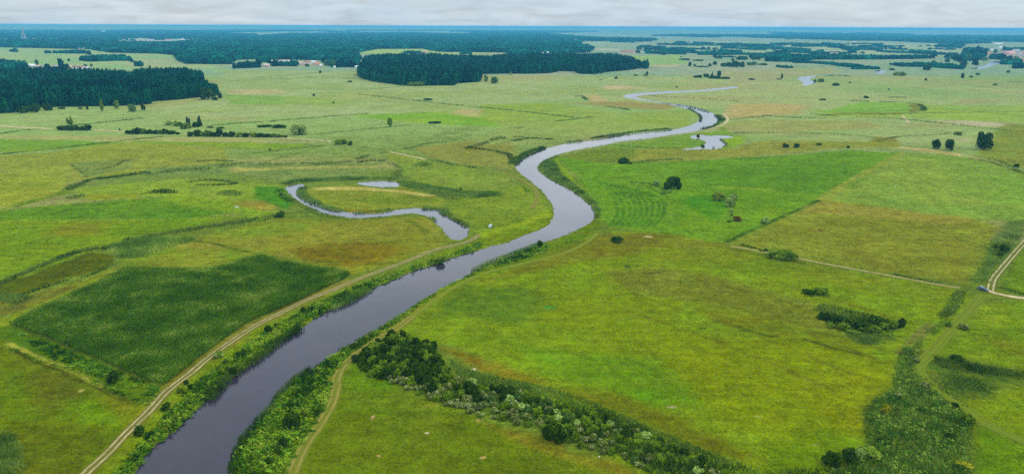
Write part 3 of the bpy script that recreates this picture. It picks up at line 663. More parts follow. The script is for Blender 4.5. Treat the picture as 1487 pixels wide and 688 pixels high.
def water_sheet(name, pts, ns, label):
    """level water: the outline pushed a little under its banks"""
    poly = spline(GP(pts), True, ns)
    a = 0.5 * np.sum(poly[:, 0] * np.roll(poly[:, 1], -1) - np.roll(poly[:, 0], -1) * poly[:, 1])
    t = np.roll(poly, -1, 0) - np.roll(poly, 1, 0)
    nrm = np.stack([t[:, 1], -t[:, 0]], 1); nrm /= np.maximum(np.linalg.norm(nrm, axis=1)[:, None], 1e-6)
    if a < 0: nrm = -nrm
    d = np.hypot(poly[:, 0], poly[:, 1])[:, None]
    poly = poly + nrm * np.clip(d * 0.006, 2.2, 9.0)
    tri = tessellate_polygon([[Vector((p[0], p[1], 0)) for p in poly]])
    V = np.column_stack([poly, np.full(len(poly), -0.34)])
    T = np.array(tri)
    c = V[T]; up = np.cross(c[:, 1] - c[:, 0], c[:, 2] - c[:, 0])[:, 2]
    T[up < 0] = T[up < 0][:, ::-1]
    return tag(link(name, mesh_np(name, V, T), M_WATER), label, None, None, 'structure')
WL = ['slow grey river winding across the meadows', 'curved oxbow arm of still water left of the river', 'small pond behind the oxbow island', 'pale side arm right of the river',
      'curved pale pool far right of the river', 'small pale pool near the far right village', 'pale stretch of the river by the village at right']
for (nm, pts, ns), lb in zip(WATERS, WL): water_sheet(nm, pts, ns, lb)

# ------------------------------------------------------------------ tracks as ribbons on the ground
def ribbon(name, pts, width, mat, label, z=0.03, n=8):
    L = spline(GP(pts), n=n)
    t = np.gradient(L, axis=0); t /= np.linalg.norm(t, axis=1)[:, None]
    nr = np.stack([t[:, 1], -t[:, 0]], 1)
    s = np.linspace(-1, 1, 7); w = width / 2 * (1 + 0.16 * (fbm(np.arange(len(L)) / 3.0, np.zeros(len(L)), 5, 2) - .5))
    V = L[:, None, :] + nr[:, None, :] * (s[None, :, None] * w[:, None, None])
    V = np.concatenate([V, np.full(V.shape[:2] + (1,), z)], -1)
    k = len(s); m = len(L)
    col = np.zeros((m, k, 3)); col[..., 0] = (s + 1) / 2
    i = np.arange(m - 1)[:, None] * k; j = np.arange(k - 1)[None, :]
    Fc = np.stack([i + j, i + j + 1, i + k + j + 1, i + k + j], -1).reshape(-1, 4)
    c = V.reshape(-1, 3)[Fc]
    if np.cross(c[:, 1] - c[:, 0], c[:, 2] - c[:, 0])[:, 2].mean() < 0: Fc = Fc[:, ::-1]
    o = link(name, mesh_np(name, V.reshape(-1, 3), Fc, col.reshape(-1, 3)), mat)
    return tag(o, label, None, None, 'structure')
SAND = S(214, 192, 148)
MT_RUT = mat_track('sandy_ruts', SAND, S(112, 112, 48))
MT_ROAD = mat_track('sandy_road', S(220, 202, 160), S(118, 114, 48), False, 0.3)
MT_RUTR = mat_track('sandy_road_ruts', S(220, 204, 160), S(104, 112, 44))
MT_PATH = mat_track('worn_path', S(182, 168, 116), S(118, 116, 48), False, 0.4)
MT_FADE = mat_track('faded_ruts', S(134, 130, 50), S(116, 132, 34), True, 0.7)
MT_GRASS = mat_track('grassy_ruts', S(172, 152, 84), S(116, 122, 40), True, 0.7)
MT_DIM = mat_track('trodden_grass', S(104, 108, 34), S(112, 130, 32), True, 0.6)
ribbon('dirt_track', T_LEFT, 3.3, MT_RUT, 'pale two rut dirt track between the maize field and the river')
ribbon('grassy_track', T_BANK[:13], 3.6, MT_GRASS, 'worn grassy track along the right bank of the river')
ribbon('grassy_track', T_BANK[12:], 2.6, MT_FADE, 'faint grassy track along the right bank, running on to the big bend')
ribbon('dirt_road', T_ROADN, 3.6, MT_RUTR, 'pale sandy road with two ruts climbing the right edge')
ribbon('dirt_road', T_ROADE, 3.4, MT_ROAD, 'pale sandy road leaving the junction to the right', 0.05)
ribbon('grassy_lane', T_LANE, 3.8, MT_DIM, 'dark trodden lane running down from the car')
ribbon('field_path', T_FIELD, 2.1, MT_PATH, 'straight pale path between two meadows at right')
ribbon('field_path', T_BEND, 3.4, MT_GRASS, 'bent sandy path on the left bank at the river bend')
ribbon('field_path', T_DIRT, 3.2, MT_ROAD, 'short pale dirt path behind the oxbow')
ribbon('field_path', T_OUT, 2.2, MT_GRASS, 'faint path left of the pale dirt path')
ribbon('field_path', T_FARL, 9.0, MT_ROAD, 'pale straight field road at the far left edge')
ribbon('field_path', T_FARL2, 6.0, MT_ROAD, 'pale field road seen between two hedgerows at left')
ribbon('field_path', T_FARM, 6.0, MT_ROAD, 'thin pale field road passing the long hedgerow')
ribbon('field_path', T_SANDB, 3.6, MT_ROAD, 'pale sandy path beside the upper river bend')
ribbon('field_path', T_TOP, 4.0, MT_ROAD, 'short pale path on the far right meadow')
# ------------------------------------------------------------------ foliage shapes
def rot_to(nrm, rng):
    """two unit vectors across each normal, turned at random"""
    r = rng.normal(size=nrm.shape); t = np.cross(nrm, r); t /= np.maximum(np.linalg.norm(t, axis=1)[:, None], 1e-6)
    return t, np.cross(nrm, t)

def leaf_cloud(n, leaf, rng, kind='round', cols=None, flowers=None):
    """crown of height about 1 and radius about 1: leaf sprays on many lumpy boughs; the base lies at z = 0"""
    nl = {'round': 26, 'low': 24, 'tall': 18, 'cone': 18, 'willow': 30, 'open': 16, 'pine': 12}.get(kind, 18)
    ctr, rad = [], []
    for k in range(nl):
        u = rng.random(); a = rng.random() * 2 * math.pi
        if kind in ('round', 'low', 'willow'):
            zz = 0.16 + 0.66 * u; R = math.sqrt(max(0.0, 1 - ((zz - 0.22) / 0.82) ** 2)) * (0.72 if zz > .2 else .7)
            rr = R * rng.random() ** 0.4; ra = rng.uniform(0.2, 0.38)
        elif kind == 'open':
            zz = rng.uniform(.28, .86); R = 0.72 * math.sin(math.pi * min(max((zz - .12) / .95, 0), 1)) ** 0.7
            rr = R * rng.random() ** 0.35; ra = rng.uniform(0.16, 0.32)
        elif kind == 'tall':
            zz = 0.1 + 0.8 * u; R = 0.68 * math.sin(math.pi * (0.12 + 0.8 * u)) ** 0.6; rr = R * rng.random() ** .5; ra = rng.uniform(0.22, 0.36)
        elif kind == 'cone':
            zz = 0.08 + 0.84 * u; R = 0.8 * (1 - u) ** 0.8; rr = R * rng.random() ** .5; ra = rng.uniform(0.16, 0.3) * (1.15 - .5 * u)
        else:
            zz = rng.uniform(.5, .9); R = 0.7 * math.sin(math.pi * (zz - .4) / .62) ** .7; rr = R * rng.random() ** .5; ra = rng.uniform(.2, .34)
        ctr.append((rr * math.cos(a), rr * math.sin(a), zz)); rad.append(ra)
    ctr, rad = np.array(ctr), np.array(rad)
    w = rad ** 2; which = rng.choice(nl, n, p=w / w.sum())
    d = rng.normal(size=(n, 3)); d /= np.linalg.norm(d, axis=1)[:, None]
    d[:, 2] = np.where(rng.random(n) < .6, np.abs(d[:, 2]), d[:, 2])
    p = ctr[which] + d * (rad[which] * rng.uniform(0.72, 1.1, n))[:, None]
    p[:, 2] = np.abs(p[:, 2] - 0.02) + 0.02
    if kind == 'willow':
        nrm = d * 0.6 + rng.normal(size=(n, 3)) * .5
    else: nrm = d + rng.normal(size=(n, 3)) * 0.55
    nrm /= np.linalg.norm(nrm, axis=1)[:, None]
    t, b = rot_to(nrm, rng)
    if kind == 'willow': t[:, 2] -= 0.6; t /= np.linalg.norm(t, axis=1)[:, None]
    s = leaf * rng.uniform(0.6, 1.3, n)[:, None]
    asp = 0.45 if kind == 'willow' else 0.75
    v0, v1, v2 = p - t * s, p + t * s * .9 + b * s * asp * .2, p + b * s * asp * 1.5
    v3 = p - b * s * asp * 0.9
    V = np.stack([v0, v3, v1, v2], 1).reshape(-1, 3); V[:, 2] = np.maximum(V[:, 2], 0.0)
    Fc = np.arange(4 * n).reshape(n, 4)
    c0, c1 = cols
    lt = rng.random(nl)[which] * 0.65 + rng.random(n) * 0.35
    col = c0 + (c1 - c0) * lt[:, None]
    if flowers is not None:
        fl = (rng.random(nl) < flowers[1])[which] & (d[:, 2] > -0.1) & (rng.random(n) < .5)
        col[fl] = flowers[0] * rng.uniform(.75, 1.15, fl.sum())[:, None]
    return V, Fc, np.repeat(col, 4, 0)

def tube(path, radii, k=6):
    V, Fc = [], []
    P = np.array(path, float)
    for i, (p, r) in enumerate(zip(P, radii)):
        t = P[min(i + 1, len(P) - 1)] - P[max(i - 1, 0)]; t /= np.linalg.norm(t)
        a = np.cross(t, (0.31, 0.95, 0.1)); a /= np.linalg.norm(a); b = np.cross(t, a)
        for j in range(k):
            q = 2 * math.pi * j / k
            V.append(p + r * (math.cos(q) * a + math.sin(q) * b))
    for i in range(len(P) - 1):
        for j in range(k):
            Fc.append((i * k + j, i * k + (j + 1) % k, (i + 1) * k + (j + 1) % k, (i + 1) * k + j))
    return np.array(V), np.array(Fc)
def join(parts):
    Vs, Fs, Cs, o = [], [], [], 0
    for p in parts:
        Vs.append(p[0]); Fs.append(p[1] + o); o += len(p[0])
        if len(p) > 2: Cs.append(p[2])
    return np.concatenate(Vs), np.concatenate(Fs), (np.concatenate(Cs) if Cs else None)
def trunk_mesh(rng, top=0.62, limbs=5, r=0.05):
    parts = [tube([(0, 0, -.02), (0.015, 0, top * .4), (-.01, .02, top * .75), (0.01, 0, top)], [r * 1.35, r, r * .8, r * .4])]
    for k in range(limbs):
        a = rng.random() * 6.28; h = rng.uniform(.3, .6) * top / .62; L = rng.uniform(.3, .5)
        parts.append(tube([(0, 0, h), (math.cos(a) * L * .5, math.sin(a) * L * .5, h + .12), (math.cos(a) * L, math.sin(a) * L, h + .3)], [r * .5, r * .35, r * .15], 4))
    V, Fc, _ = join(parts)
    return mesh_np('trunk_and_limbs', V, Fc)

def SF(r, g, b): return S(r, g, b) * np.array([1.3, 1.18, .6])
DARK = (SF(24, 52, 12), SF(76, 114, 30)); GREEN = (SF(56, 94, 20), SF(132, 168, 54)); PALE = (S(92, 124, 44, 1.5), S(172, 196, 104, 1.5))
LIGHT = (S(92, 122, 24, 1.35), S(164, 186, 66, 1.35)); BROWN = (SF(74, 62, 26), SF(128, 104, 48)); BLUEG = (SF(50, 92, 50), SF(108, 148, 92)); YEL = (SF(104, 126, 18), SF(186, 194, 66))
FOREST = (S(6, 62, 40), S(30, 124, 74)); DEEP = (S(3, 42, 36), S(16, 76, 56))
WHITE = S(206, 212, 146)
KINDS = {   # shape, number of sprays, spray size, colours, flowers
 'dark': ('round', 1300, .105, DARK, None), 'green': ('round', 1300, .105, GREEN, None), 'pale': ('round', 1500, .105, PALE, None), 'light': ('round', 1300, .1, LIGHT, None),
 'bloom': ('willow', 1500, .12, (SF(60, 92, 34), SF(132, 158, 80)), (WHITE, .6)), 'brown': ('round', 1000, .12, BROWN, None), 'low': ('low', 1000, .12, GREEN, None), 'lowdark': ('low', 1000, .12, DARK, None),
 'blue': ('round', 1200, .11, BLUEG, None), 'yellow': ('low', 1000, .12, YEL, None), 'flower': ('round', 1400, .1, GREEN, (S(200, 206, 150), .4)),
 'tree': ('open', 1300, .12, DARK, None), 'greentree': ('open', 1200, .12, GREEN, None), 'paletree': ('open', 1000, .12, (S(60, 92, 56), S(130, 156, 100)), None),
 'oak': ('round', 2200, .09, DARK, None), 'slim': ('tall', 1000, .13, GREEN, None), 'cone': ('cone', 1000, .13, DARK, None),
 'wood': ('tall', 420, .2, FOREST, None), 'woodlight': ('round', 420, .2, (S(14, 74, 40), S(50, 140, 76)), None), 'woodbig': ('round', 480, .19, FOREST, None), 'pine': ('pine', 300, .2, FOREST, None), 'fardark': ('round', 260, .24, DEEP, None)}
MESHES = {}
def variant(kind, i):
    key = (kind, i)
    if key not in MESHES:
        shape, n, lf, cols, fl = KINDS[kind]
        V, Fc, col = leaf_cloud(n, lf, np.random.default_rng(hash_name(kind) + i * 101), shape, cols, fl)
        me = mesh_np(kind + '_foliage', V, Fc, col); me.materials.append(M_LEAF)
        MESHES[key] = me
    return MESHES[key]
def hash_name(s): return sum((i + 1) * ord(c) for i, c in enumerate(s))
TRUNKS = []
for i in range(3):
    tm = trunk_mesh(np.random.default_rng(500 + i)); tm.materials.append(M_BARK); TRUNKS.append(tm)
POLE = mesh_np('pole_trunk', *tube([(0, 0, -.02), (0.01, 0, .4), (-.01, 0, .8)], [.035, .028, .012], 5)); POLE.materials.append(M_BARK)
TREEISH = {'tree', 'greentree', 'paletree', 'oak', 'slim', 'cone', 'wood', 'woodbig', 'woodlight', 'pine'}
RND = random.Random(11)

def grow(name, kind, pos, rx, ry, h, label, cat, group=None, small=False):
    """a plant standing at pos: half widths rx, ry and height h; trees have a crown and a trunk"""
    k = RND.randrange(3 if not small else 2); rz = RND.random() * 6.283
    me = variant(kind, k)
    if kind in TREEISH and not small:
        t = empty(name, pos, rz, label, cat, group)
        c = link('crown', me, None, t); q = link('trunk', POLE if kind in ('pine', 'wood', 'cone', 'slim') else TRUNKS[k], None, t)
        base = {'oak': .06, 'woodbig': .1, 'wood': .05, 'cone': .04, 'slim': .1, 'pine': 0.0}.get(kind, 0.0)
        c.location = (0, 0, base * h)
        c.scale = (rx, ry, h * (1 - base))
        q.scale = (max(rx, h * .35), max(rx, h * .35), h)
        return t
    o = link(name, me)
    o.location = pos; o.rotation_euler = (0, 0, rz); o.scale = (rx, ry, h)
    return tag(o, label, cat, group)

# ------------------------------------------------------------------ plants one by one: base x, base y, width, height (photo pixels), kind, name, label
PLANTS = [
 (978,275,24,18,'oak','meadow_tree','dark round tree on the bright meadow right of the river bend'),
 (969,276,13,10,'dark','shrub','dark lower bush against the left side of the dark round meadow tree'),
 (986,275,11,10,'dark','shrub','dark lower bush against the right side of the dark round meadow tree'),
 (952.5,270,13,8,'pale','shrub','grey green shrub just left of the dark round meadow tree'),
 (973,280.5,8,5,'pale','shrub','small pale bush in front of the dark round meadow tree'),
 (1044.5,293,22,14,'light','shrub','round green bush, upper left of the pale bush cluster on the bright meadow'),
 (1065,292,14,10,'pale','shrub','silvery bush, upper right of the pale bush cluster'),
 (1059.5,301,20,13,'pale','shrub','pale round willow bush in the middle of the bush cluster'),
 (1062,308,8,5,'pale','shrub','small pale tuft right below the pale bush cluster'),
 (1062.5,313.5,7,4,'low','shrub','small low tuft between the pale cluster and the brown bush'),
 (1070,321.5,16,8,'brown','shrub','reddish brown low bush below the pale bush cluster'),
 (1059,323,8,4,'green','shrub','small green tuft left of the reddish brown bush'),
 (1111,325,15,10,'pale','shrub','pale bush at the corner of the brown parcel'),
 (1138,311,5,4,'pale','shrub','tiny pale bush on the edge of the brown parcel'),
 (905,238,20,9,'dark','shrub','dark green bush at the left end of a reed line right of the river'),
 (914,239,12,5,'green','shrub','low green bush behind the dark bush of the reed line'),
 (896,353,26,9,'lowdark','shrub','flat dark green bush alone on the meadow right of the bend'),
 (783.5,360.5,11,11,'dark','shrub','dark round bush at the water edge on the right bank'),
 (1141,215,10,6,'dark','shrub','left half of a low dark bush pair on the right meadow'),
 (1157,215,12,6,'dark','shrub','right half of a low dark bush pair on the right meadow'),
 (1189,211.5,11,3.5,'low','shrub','low green bush right of the dark bush pair'),
 (1232,215.5,6,3.5,'dark','shrub','tiny dark bush at the edge of the pale green field'),
 (1357.5,217,17,14,'oak','meadow_tree','left of the three dark round trees at right'),
 (1377.5,219.5,16,16,'oak','meadow_tree','middle one of the three dark round trees at right'),
 (1427,218.5,29,26,'oak','meadow_tree','largest and rightmost of the three dark round trees at right'),
 (1391,197,15,5,'low','shrub','low dark bush behind the three round trees'),
 (1475.5,243,9,5,'dark','shrub','dark bush at the right edge below the big round tree'),
 (1136,378,50,15,'green','shrub','long oblong bush beside the straight pale path'),
 (1112,365,7,4,'dark','shrub','small dark bush left of the oblong bush by the path'),
 (1458,367,20,12,'dark','shrub','dark bush left of the sandy road'),
 (1452,372,11,6,'dark','shrub','smaller dark bush below the bush by the sandy road'),
 (1444,360,12,7,'green','shrub','green bush in the reeds near the sandy road'),
 (1308,476,15,15,'dark','shrub','dark ball shaped bush at the right end of the meadow thicket'),
 (1296,478,19,13,'green','shrub','green bush touching the dark ball shaped bush'),
 (1271,472,24,13,'dark','shrub','dark bush in the right part of the meadow thicket'),
 (1270,482,20,9,'green','shrub','green front bush in the middle of the meadow thicket'),
 (1248,477,30,13,'dark','shrub','broad dark bush in the middle of the meadow thicket'),
 (1224,480,24,11,'green','shrub','green bush in the left front of the meadow thicket'),
 (1214,470,24,13,'dark','shrub','dark bush left of centre in the meadow thicket'),
 (1196,465,22,13,'dark','shrub','dark bush at the left end of the meadow thicket'),
 (1240,486,22,7,'light','shrub','light green front bush of the meadow thicket'),
 (1258,483,26,8,'low','shrub','low green bush in the front middle of the meadow thicket'),
 (1283,478,20,10,'green','shrub','green bush left of the round one at the thicket end'),
 (1235,470,22,9,'low','shrub','low bush behind the broad dark one of the meadow thicket'),
 (1207,477,18,8,'low','shrub','low front bush at the left end of the meadow thicket'),
 (1174,428,22,8,'lowdark','shrub','low dark bush, left one of a small patch above the thicket'),
 (1192,428,24,11,'green','shrub','bush of mixed green, right one of a small patch above the thicket'),
 (1398,479.5,19,9,'bloom','shrub','pale topped bush beside the dark lane'),
 (1376,474,14,8,'green','shrub','green bush left of the dark lane'),
 (102.5,184,10,14,'greentree','field_tree','small tree standing in the left hedgerow'),
 (88,189.5,14,6,'dark','shrub','low bush at the left end of the hedgerow with the small tree'),
 (98,189.8,16,7,'dark','shrub','bush under the small tree of the left hedgerow'),
 (109,190,16,8,'dark','shrub','bush right under the small tree of the left hedgerow'),
 (118,190,12,6,'dark','shrub','low bush between the small tree and the rounded hedgerow end'),
 (128,189.8,15,8,'dark','shrub','rounded bush ending the hedgerow with the small tree'),
 (174,189.8,4,2.6,'dark','shrub','tiny dark bush alone on the pale field road'),
 (148.5,163,8,15,'slim','field_tree','slender light tree in front of the left forest'),
 (170,159,10,11,'slim','field_tree','second light tree in front of the left forest'),
 (192,163,12,11,'blue','shrub','bluish round tree like bush in front of the left forest'),
 (208.5,160.5,7,8,'dark','shrub','small dark bush right of the bluish bush before the forest'),
 (69,161,17,10,'dark','shrub','dark bush before the left forest edge, near the bare earth'),
 (40,164.5,32,10,'dark','shrub','broad dark bush at the left forest corner'),
 (52,161,18,10,'dark','shrub','dark bush just right of the forest corner'),
 (127,159.5,6,8,'cone','field_tree','small dark pointed tree by the left forest edge'),
 (117,159,8,4,'low','shrub','low bush left of the small pointed tree'),
 (90,159,12,4,'low','shrub','low bush before the forest, left of the pointed tree'),
 (302,145.5,30,17,'oak','forest_tree','big dark rounded tree at the right tip of the left forest'),
 (320,143,8,7,'dark','shrub','small dark bush at the very tip of the left forest'),
 (313,146,9,5,'dark','shrub','low dark bush under the tip of the left forest'),
 (274,185,9,15,'paletree','field_tree','pale slim tree in the small copse left of centre'),
 (290.5,184,9,15,'cone','field_tree','dark pointed tree in the small copse left of centre'),
 (244,182.5,15,6,'pale','shrub','grey bush at the left end of the small copse'),
 (258,184,18,7,'green','shrub','green bush left of the pale slim tree'),
 (270,187.5,20,8,'green','shrub','front bush of the small copse'),
 (285,185,16,7,'dark','shrub','dark bush under the pointed tree'),
 (305,186.5,13,3.5,'low','shrub','flat bush right of the pointed tree'),
 (320,187.5,14,3,'low','shrub','flat bush at the right end of the small copse'),
 (566,185,10,13,'greentree','field_tree','small lone tree on the open field left of the river'),
 (435,197,28,15,'pale','shrub','large pale round willow bush on the left plain'),
 (384,185.5,24,4,'lowdark','shrub','flat dark hedge piece left of the pale willow bush'),
 (406,186.5,28,5,'lowdark','shrub','flat dark hedge piece touching the pale willow bush'),
 (495,210.5,22,8,'green','shrub','green bush where two field paths meet'),
 (508.5,211.5,9,6,'dark','shrub','small dark bush right of the bush where two paths meet'),
 (392,218.5,5,3,'green','shrub','tiny bush on the bright strip at left'),
 (631,180,22,3.5,'lowdark','shrub','flat dark bush on the far bright field'),
 (407,316,20,8,'dark','shrub','dark bush left of the oxbow'),
 (408,284.5,6,4,'dark','shrub','tiny dark bush left of the oxbow bend'),
 (669,276,5,3,'dark','shrub','tiny dark bush in the reeds right of the oxbow island'),
 (705,119.5,9,9,'greentree','field_tree','left one of two small trees right of the middle forest'),
 (718,122,13,10,'blue','shrub','round bluish bush right of the middle forest'),
 (742,109.5,4.5,4,'pale','shrub','tiny pale bush before the forest behind the river'),
 (464.7,106.5,5,3,'dark','shrub','tiny dark bush on the field below the village'),
 (455.7,140,4.5,3.5,'dark','shrub','tiny dark bush, upper one of two on the left plain'),
 (484,150.5,3.5,2.5,'dark','shrub','tiny dark bush, lower one of two on the left plain'),
 (621,146,15,3,'lowdark','shrub','flat dark bush below the middle forest'),
 (604,125.5,30,6,'green','shrub','lighter green bush along the front of the middle forest'),
 (508,120,9,2.5,'low','shrub','flat bush left of the middle forest'),
 (894.5,115,6,3.5,'dark','shrub','small dark bush beside a ditch behind the river'),
 (939,110.5,5,6,'dark','shrub','small dark tree shaped bush behind the river'),
 (935.5,111.5,6,3.5,'pale','shrub','pale bush beside the small dark one behind the river'),
 (923,110.5,8,2,'low','shrub','flat bush left of the pale one behind the river'),
 (1044,112.5,8,9,'tree','field_tree','tallest tree on the long island of bushes at centre right'),
 (1034,111,5,6,'cone','field_tree','narrow tree on the long island of bushes'),
 (1025,112.5,12,5,'dark','shrub','bush left of the narrow tree on the island of bushes'),
 (1013,113.5,14,4,'dark','shrub','bush at the left end of the island of bushes'),
 (1038,114.8,26,4,'lowdark','shrub','flat front bush of the island of bushes'),
 (1052,115.2,18,3,'lowdark','shrub','flat bush at the right end of the island of bushes'),
 (1091,116.5,10,2.4,'lowdark','shrub','flat dark bush alone right of the island of bushes'),
 (982.5,127.5,4,2,'dark','shrub','tiny dark bush above the upper river bend'),
 (1002,96.5,6,5.5,'dark','shrub','dark bush at the left end of a far hedgerow'),
 (1008.5,97,5,4,'blue','shrub','pale bush in the far hedgerow'),
 (1031,97,6,4.5,'blue','shrub','bluish bush in the far hedgerow'),
 (1038,94.5,8,5,'dark','shrub','dark bush behind the far hedgerow'),
 (1020,98,24,1.8,'lowdark','shrub','flat hedge foot of the far hedgerow'),
 (1054,97.5,18,6,'dark','shrub','broad bush in the right half of the far hedgerow'),
 (1067,98,16,8,'dark','shrub','tall bush in the right half of the far hedgerow'),
 (1077,98,13,7,'dark','shrub','bush ending the far hedgerow at right'),
 (1092,95.5,18,5,'blue','shrub','pale broad bush right of the far hedgerow'),
 (1108,95.3,16,3,'low','shrub','flat bush right of the broad pale bush'),
 (994,88,20,2.8,'low','shrub','flat hedge at the edge of the far green field'),
 (1014,89,20,2.4,'low','shrub','flat hedge right of the edge of the far green field'),
 (1043,85.5,13,3.2,'dark','shrub','small dark bush on the far pale field'),
 (1064,89.5,6,4,'dark','shrub','dark bush left of the far twin hedges'),
 (1079,87.5,22,5,'dark','shrub','left one of the far twin hedges'),
 (1097,87.5,16,5,'dark','shrub','right one of the far twin hedges'),
 (964,80.3,9,5,'dark','shrub','dark round bush by the long pale shed'),
 (995,79.5,5,4,'dark','shrub','small dark bush far right of the long pale shed'),
 (926,77.6,9,4.5,'dark','shrub','dark bush right of the red roofed farm'),
 (940,74,15,6,'dark','shrub','dark clump of trees behind the long pale shed'),
 (928,72.5,9,4,'dark','shrub','dark clump behind the red roofed farm'),
 (952.5,74,8,3,'dark','shrub','small dark clump behind the right end of the shed'),
 (1345.6,102.5,15,7.5,'dark','shrub','broad dark bush between pool and village at right'),
 (1397,114,5.5,6.5,'dark','shrub','dark round bush on the meadow below the village'),
 (1410,112.8,6,2.4,'dark','shrub','flat dark bush right of the round one below the village'),
 (1420,109.5,8,3.4,'green','shrub','green bush below the pale river stretch'),
 (1464,106,7,3.2,'dark','shrub','slanting dark bush at right below the village'),
 (1344,117.5,4,3.4,'dark','shrub','tiny dark bush below the broad dark bush at right'),
 (1398,96.5,14,8,'dark','shrub','dark clump at the left end of the pale river stretch'),
 (1375,91,8,5.5,'dark','shrub','round bush left of the pale river stretch'),
 (1355,92.5,7,4,'dark','shrub','smaller bush left of the round one by the river stretch'),
 (1135,114.5,4.5,8,'cone','field_tree','lone pointed tree left of the curved pool'),
 (1131,116,10,1.6,'low','shrub','flat green patch under the lone pointed tree'),
 (1191.5,119.5,11,5,'green','shrub','green bush at the right bank of the curved pool'),
 (1183,120,7,4,'blue','shrub','bluish bush between the curved pool and the green bush'),
 (1214.5,125,13,3.6,'dark','shrub','dark flat bush right of the curved pool'),
 (1234,121,5,1.8,'dark','shrub','tiny dark bush right of the pool behind the flat bush'),
 (1306.6,110.5,20,5.5,'green','shrub','green thicket right of the small pool'),
 (1295,102.5,9,3,'dark','shrub','dark bush at the right end of the small pool'),
 (1258,143,9,3.4,'dark','shrub','dark bush on a reed line at right'),
 (1194,146,11,2.4,'dark','shrub','flat dark bush at the head of a reed line at right'),
 (1291,131,4,1.8,'dark','shrub','tiny dark bush on the far right meadow'),
 (1344.5,116.7,3,3,'dark','shrub','tiny bush touching another below the broad dark bush'),
 (1445,124.5,7,3,'green','shrub','small green bush on the meadow at the right edge'),
 # along the river
 (164,557.5,18,19,'dark','shrub','dark round bush at the end of the maize field ditch'),
 (203,633,22,16,'dark','shrub','dark round bush between the dirt track and the river'),
 (340,546,15,13,'dark','shrub','dark bush overhanging the water on the left bank'),
 (325,545,20,15,'green','shrub','green bush beside the overhanging one on the left bank'),
 (270,559,9,8,'dark','shrub','small dark bush, upper one of a pair by the dirt track'),
 (276,565,9,8,'dark','shrub','small dark bush, lower one of a pair by the dirt track'),
 (263,571,14,10,'green','shrub','green bush below the pair by the dirt track'),
 (241,596,18,11,'dark','shrub','low dark bush right of the dirt track'),
 (390.5,484,15,11,'dark','shrub','dark bush close to the dirt track beside the maize'),
 (402,474.5,9,5,'dark','shrub','smaller dark bush right of the one beside the maize'),
 (440,452.6,8,7,'dark','shrub','small dark bush on the left bank half way up'),
 (639,383,20,10,'green','shrub','green bush at the water edge on the left bank'),
 (318,520,18,10,'flower','shrub','bush with pale flower heads on the left bank'),
 (423,624,34,24,'dark','shrub','large dark bush on the right bank near the bottom'),
 (413,648,20,15,'dark','shrub','dark bush below the large one on the right bank'),
 (404,660,14,10,'dark','shrub','dark bush between two others on the lower right bank'),
 (392,675,20,13,'dark','shrub','dark bush at the bottom of the right bank'),
 (446,606,14,9,'green','shrub','green bush above the large dark one on the right bank'),
 (567,488,11,6,'dark','shrub','dark bush on the right bank opposite to the thicket tip'),
 (512,508,14,8,'dark','shrub','dark bush between the right bank track and the water'),
 # lower right corner
 (1207,680,32,28,'dark','shrub','tall dark bush at the bottom right, left one of two'),
 (1231,674,28,24,'dark','shrub','tall dark bush at the bottom right, right one of two'),
 (1266,668,36,22,'light','shrub','light yellowish bush right of the two tall dark ones'),
 (1247,668,20,18,'pale','shrub','pale bush between the tall dark and the yellowish one'),
 (1284,646,28,11,'dark','shrub','flat dark bush in the sedge at lower right'),
 (1386,592,15,8,'dark','shrub','small dark bush beside the lower lane'),
 (1390,525,24,9,'dark','shrub','dark bush over the reeds at the right edge'),
 (1303,577,16,10,'bloom','shrub','pale flowering bush at the sedge edge'),
 (1342,563,18,9,'bloom','shrub','pale flowering bush beside the lane bend'),
 (1286,602,18,16,'yellow','shrub','yellow green bush at the left edge of the sedge'),
 (1331,527,12,9,'bloom','shrub','pale flowering bush at the top of the sedge'),
 (1405,615,22,14,'green','shrub','green bush where the lower lane leaves the sedge'),
 (1380,640,20,12,'dark','shrub','dark bush inside the sedge near the bottom right'),
 (1398,680,26,12,'yellow','shrub','yellow green bush at the bottom right below the lane'),
 (1338,600,16,8,'dark','shrub','dark bush inside the upper sedge'),
 (1020.5,215.5,6,5,'dark','shrub','dark tussock in the shallow end of the pale side arm'),
 (1013.5,200.5,7,5,'brown','shrub','grey brown dead bush standing in the pale side arm'),
]
for x, y, w, h, kind, nm, lb in PLANTS:
    s = mpp(x, y); q = G(x, y)
    d = math.hypot(q.x, q.y)
    rx = w * s / 2 * 0.98
    ry = rx * (0.8 if w < 3.0 * h else 0.3)
    dep = HC / d                                            # looking down: the far side shows above the top
    hh = max((h * s - ry * dep * 0.9), h * s * 0.55)
    a = math.atan2(q.x, q.y)
    q = q + Vector((math.sin(a), math.cos(a), 0)) * ry * 0.8  # base of the near side lies at x, y
    o = grow(nm, kind, q, rx, ry, hh, lb, 'tree' if 'tree' in nm else 'bush')
    if w >= 3.0 * h:
        rzv = -a
        o.rotation_euler = (0, 0, rzv)

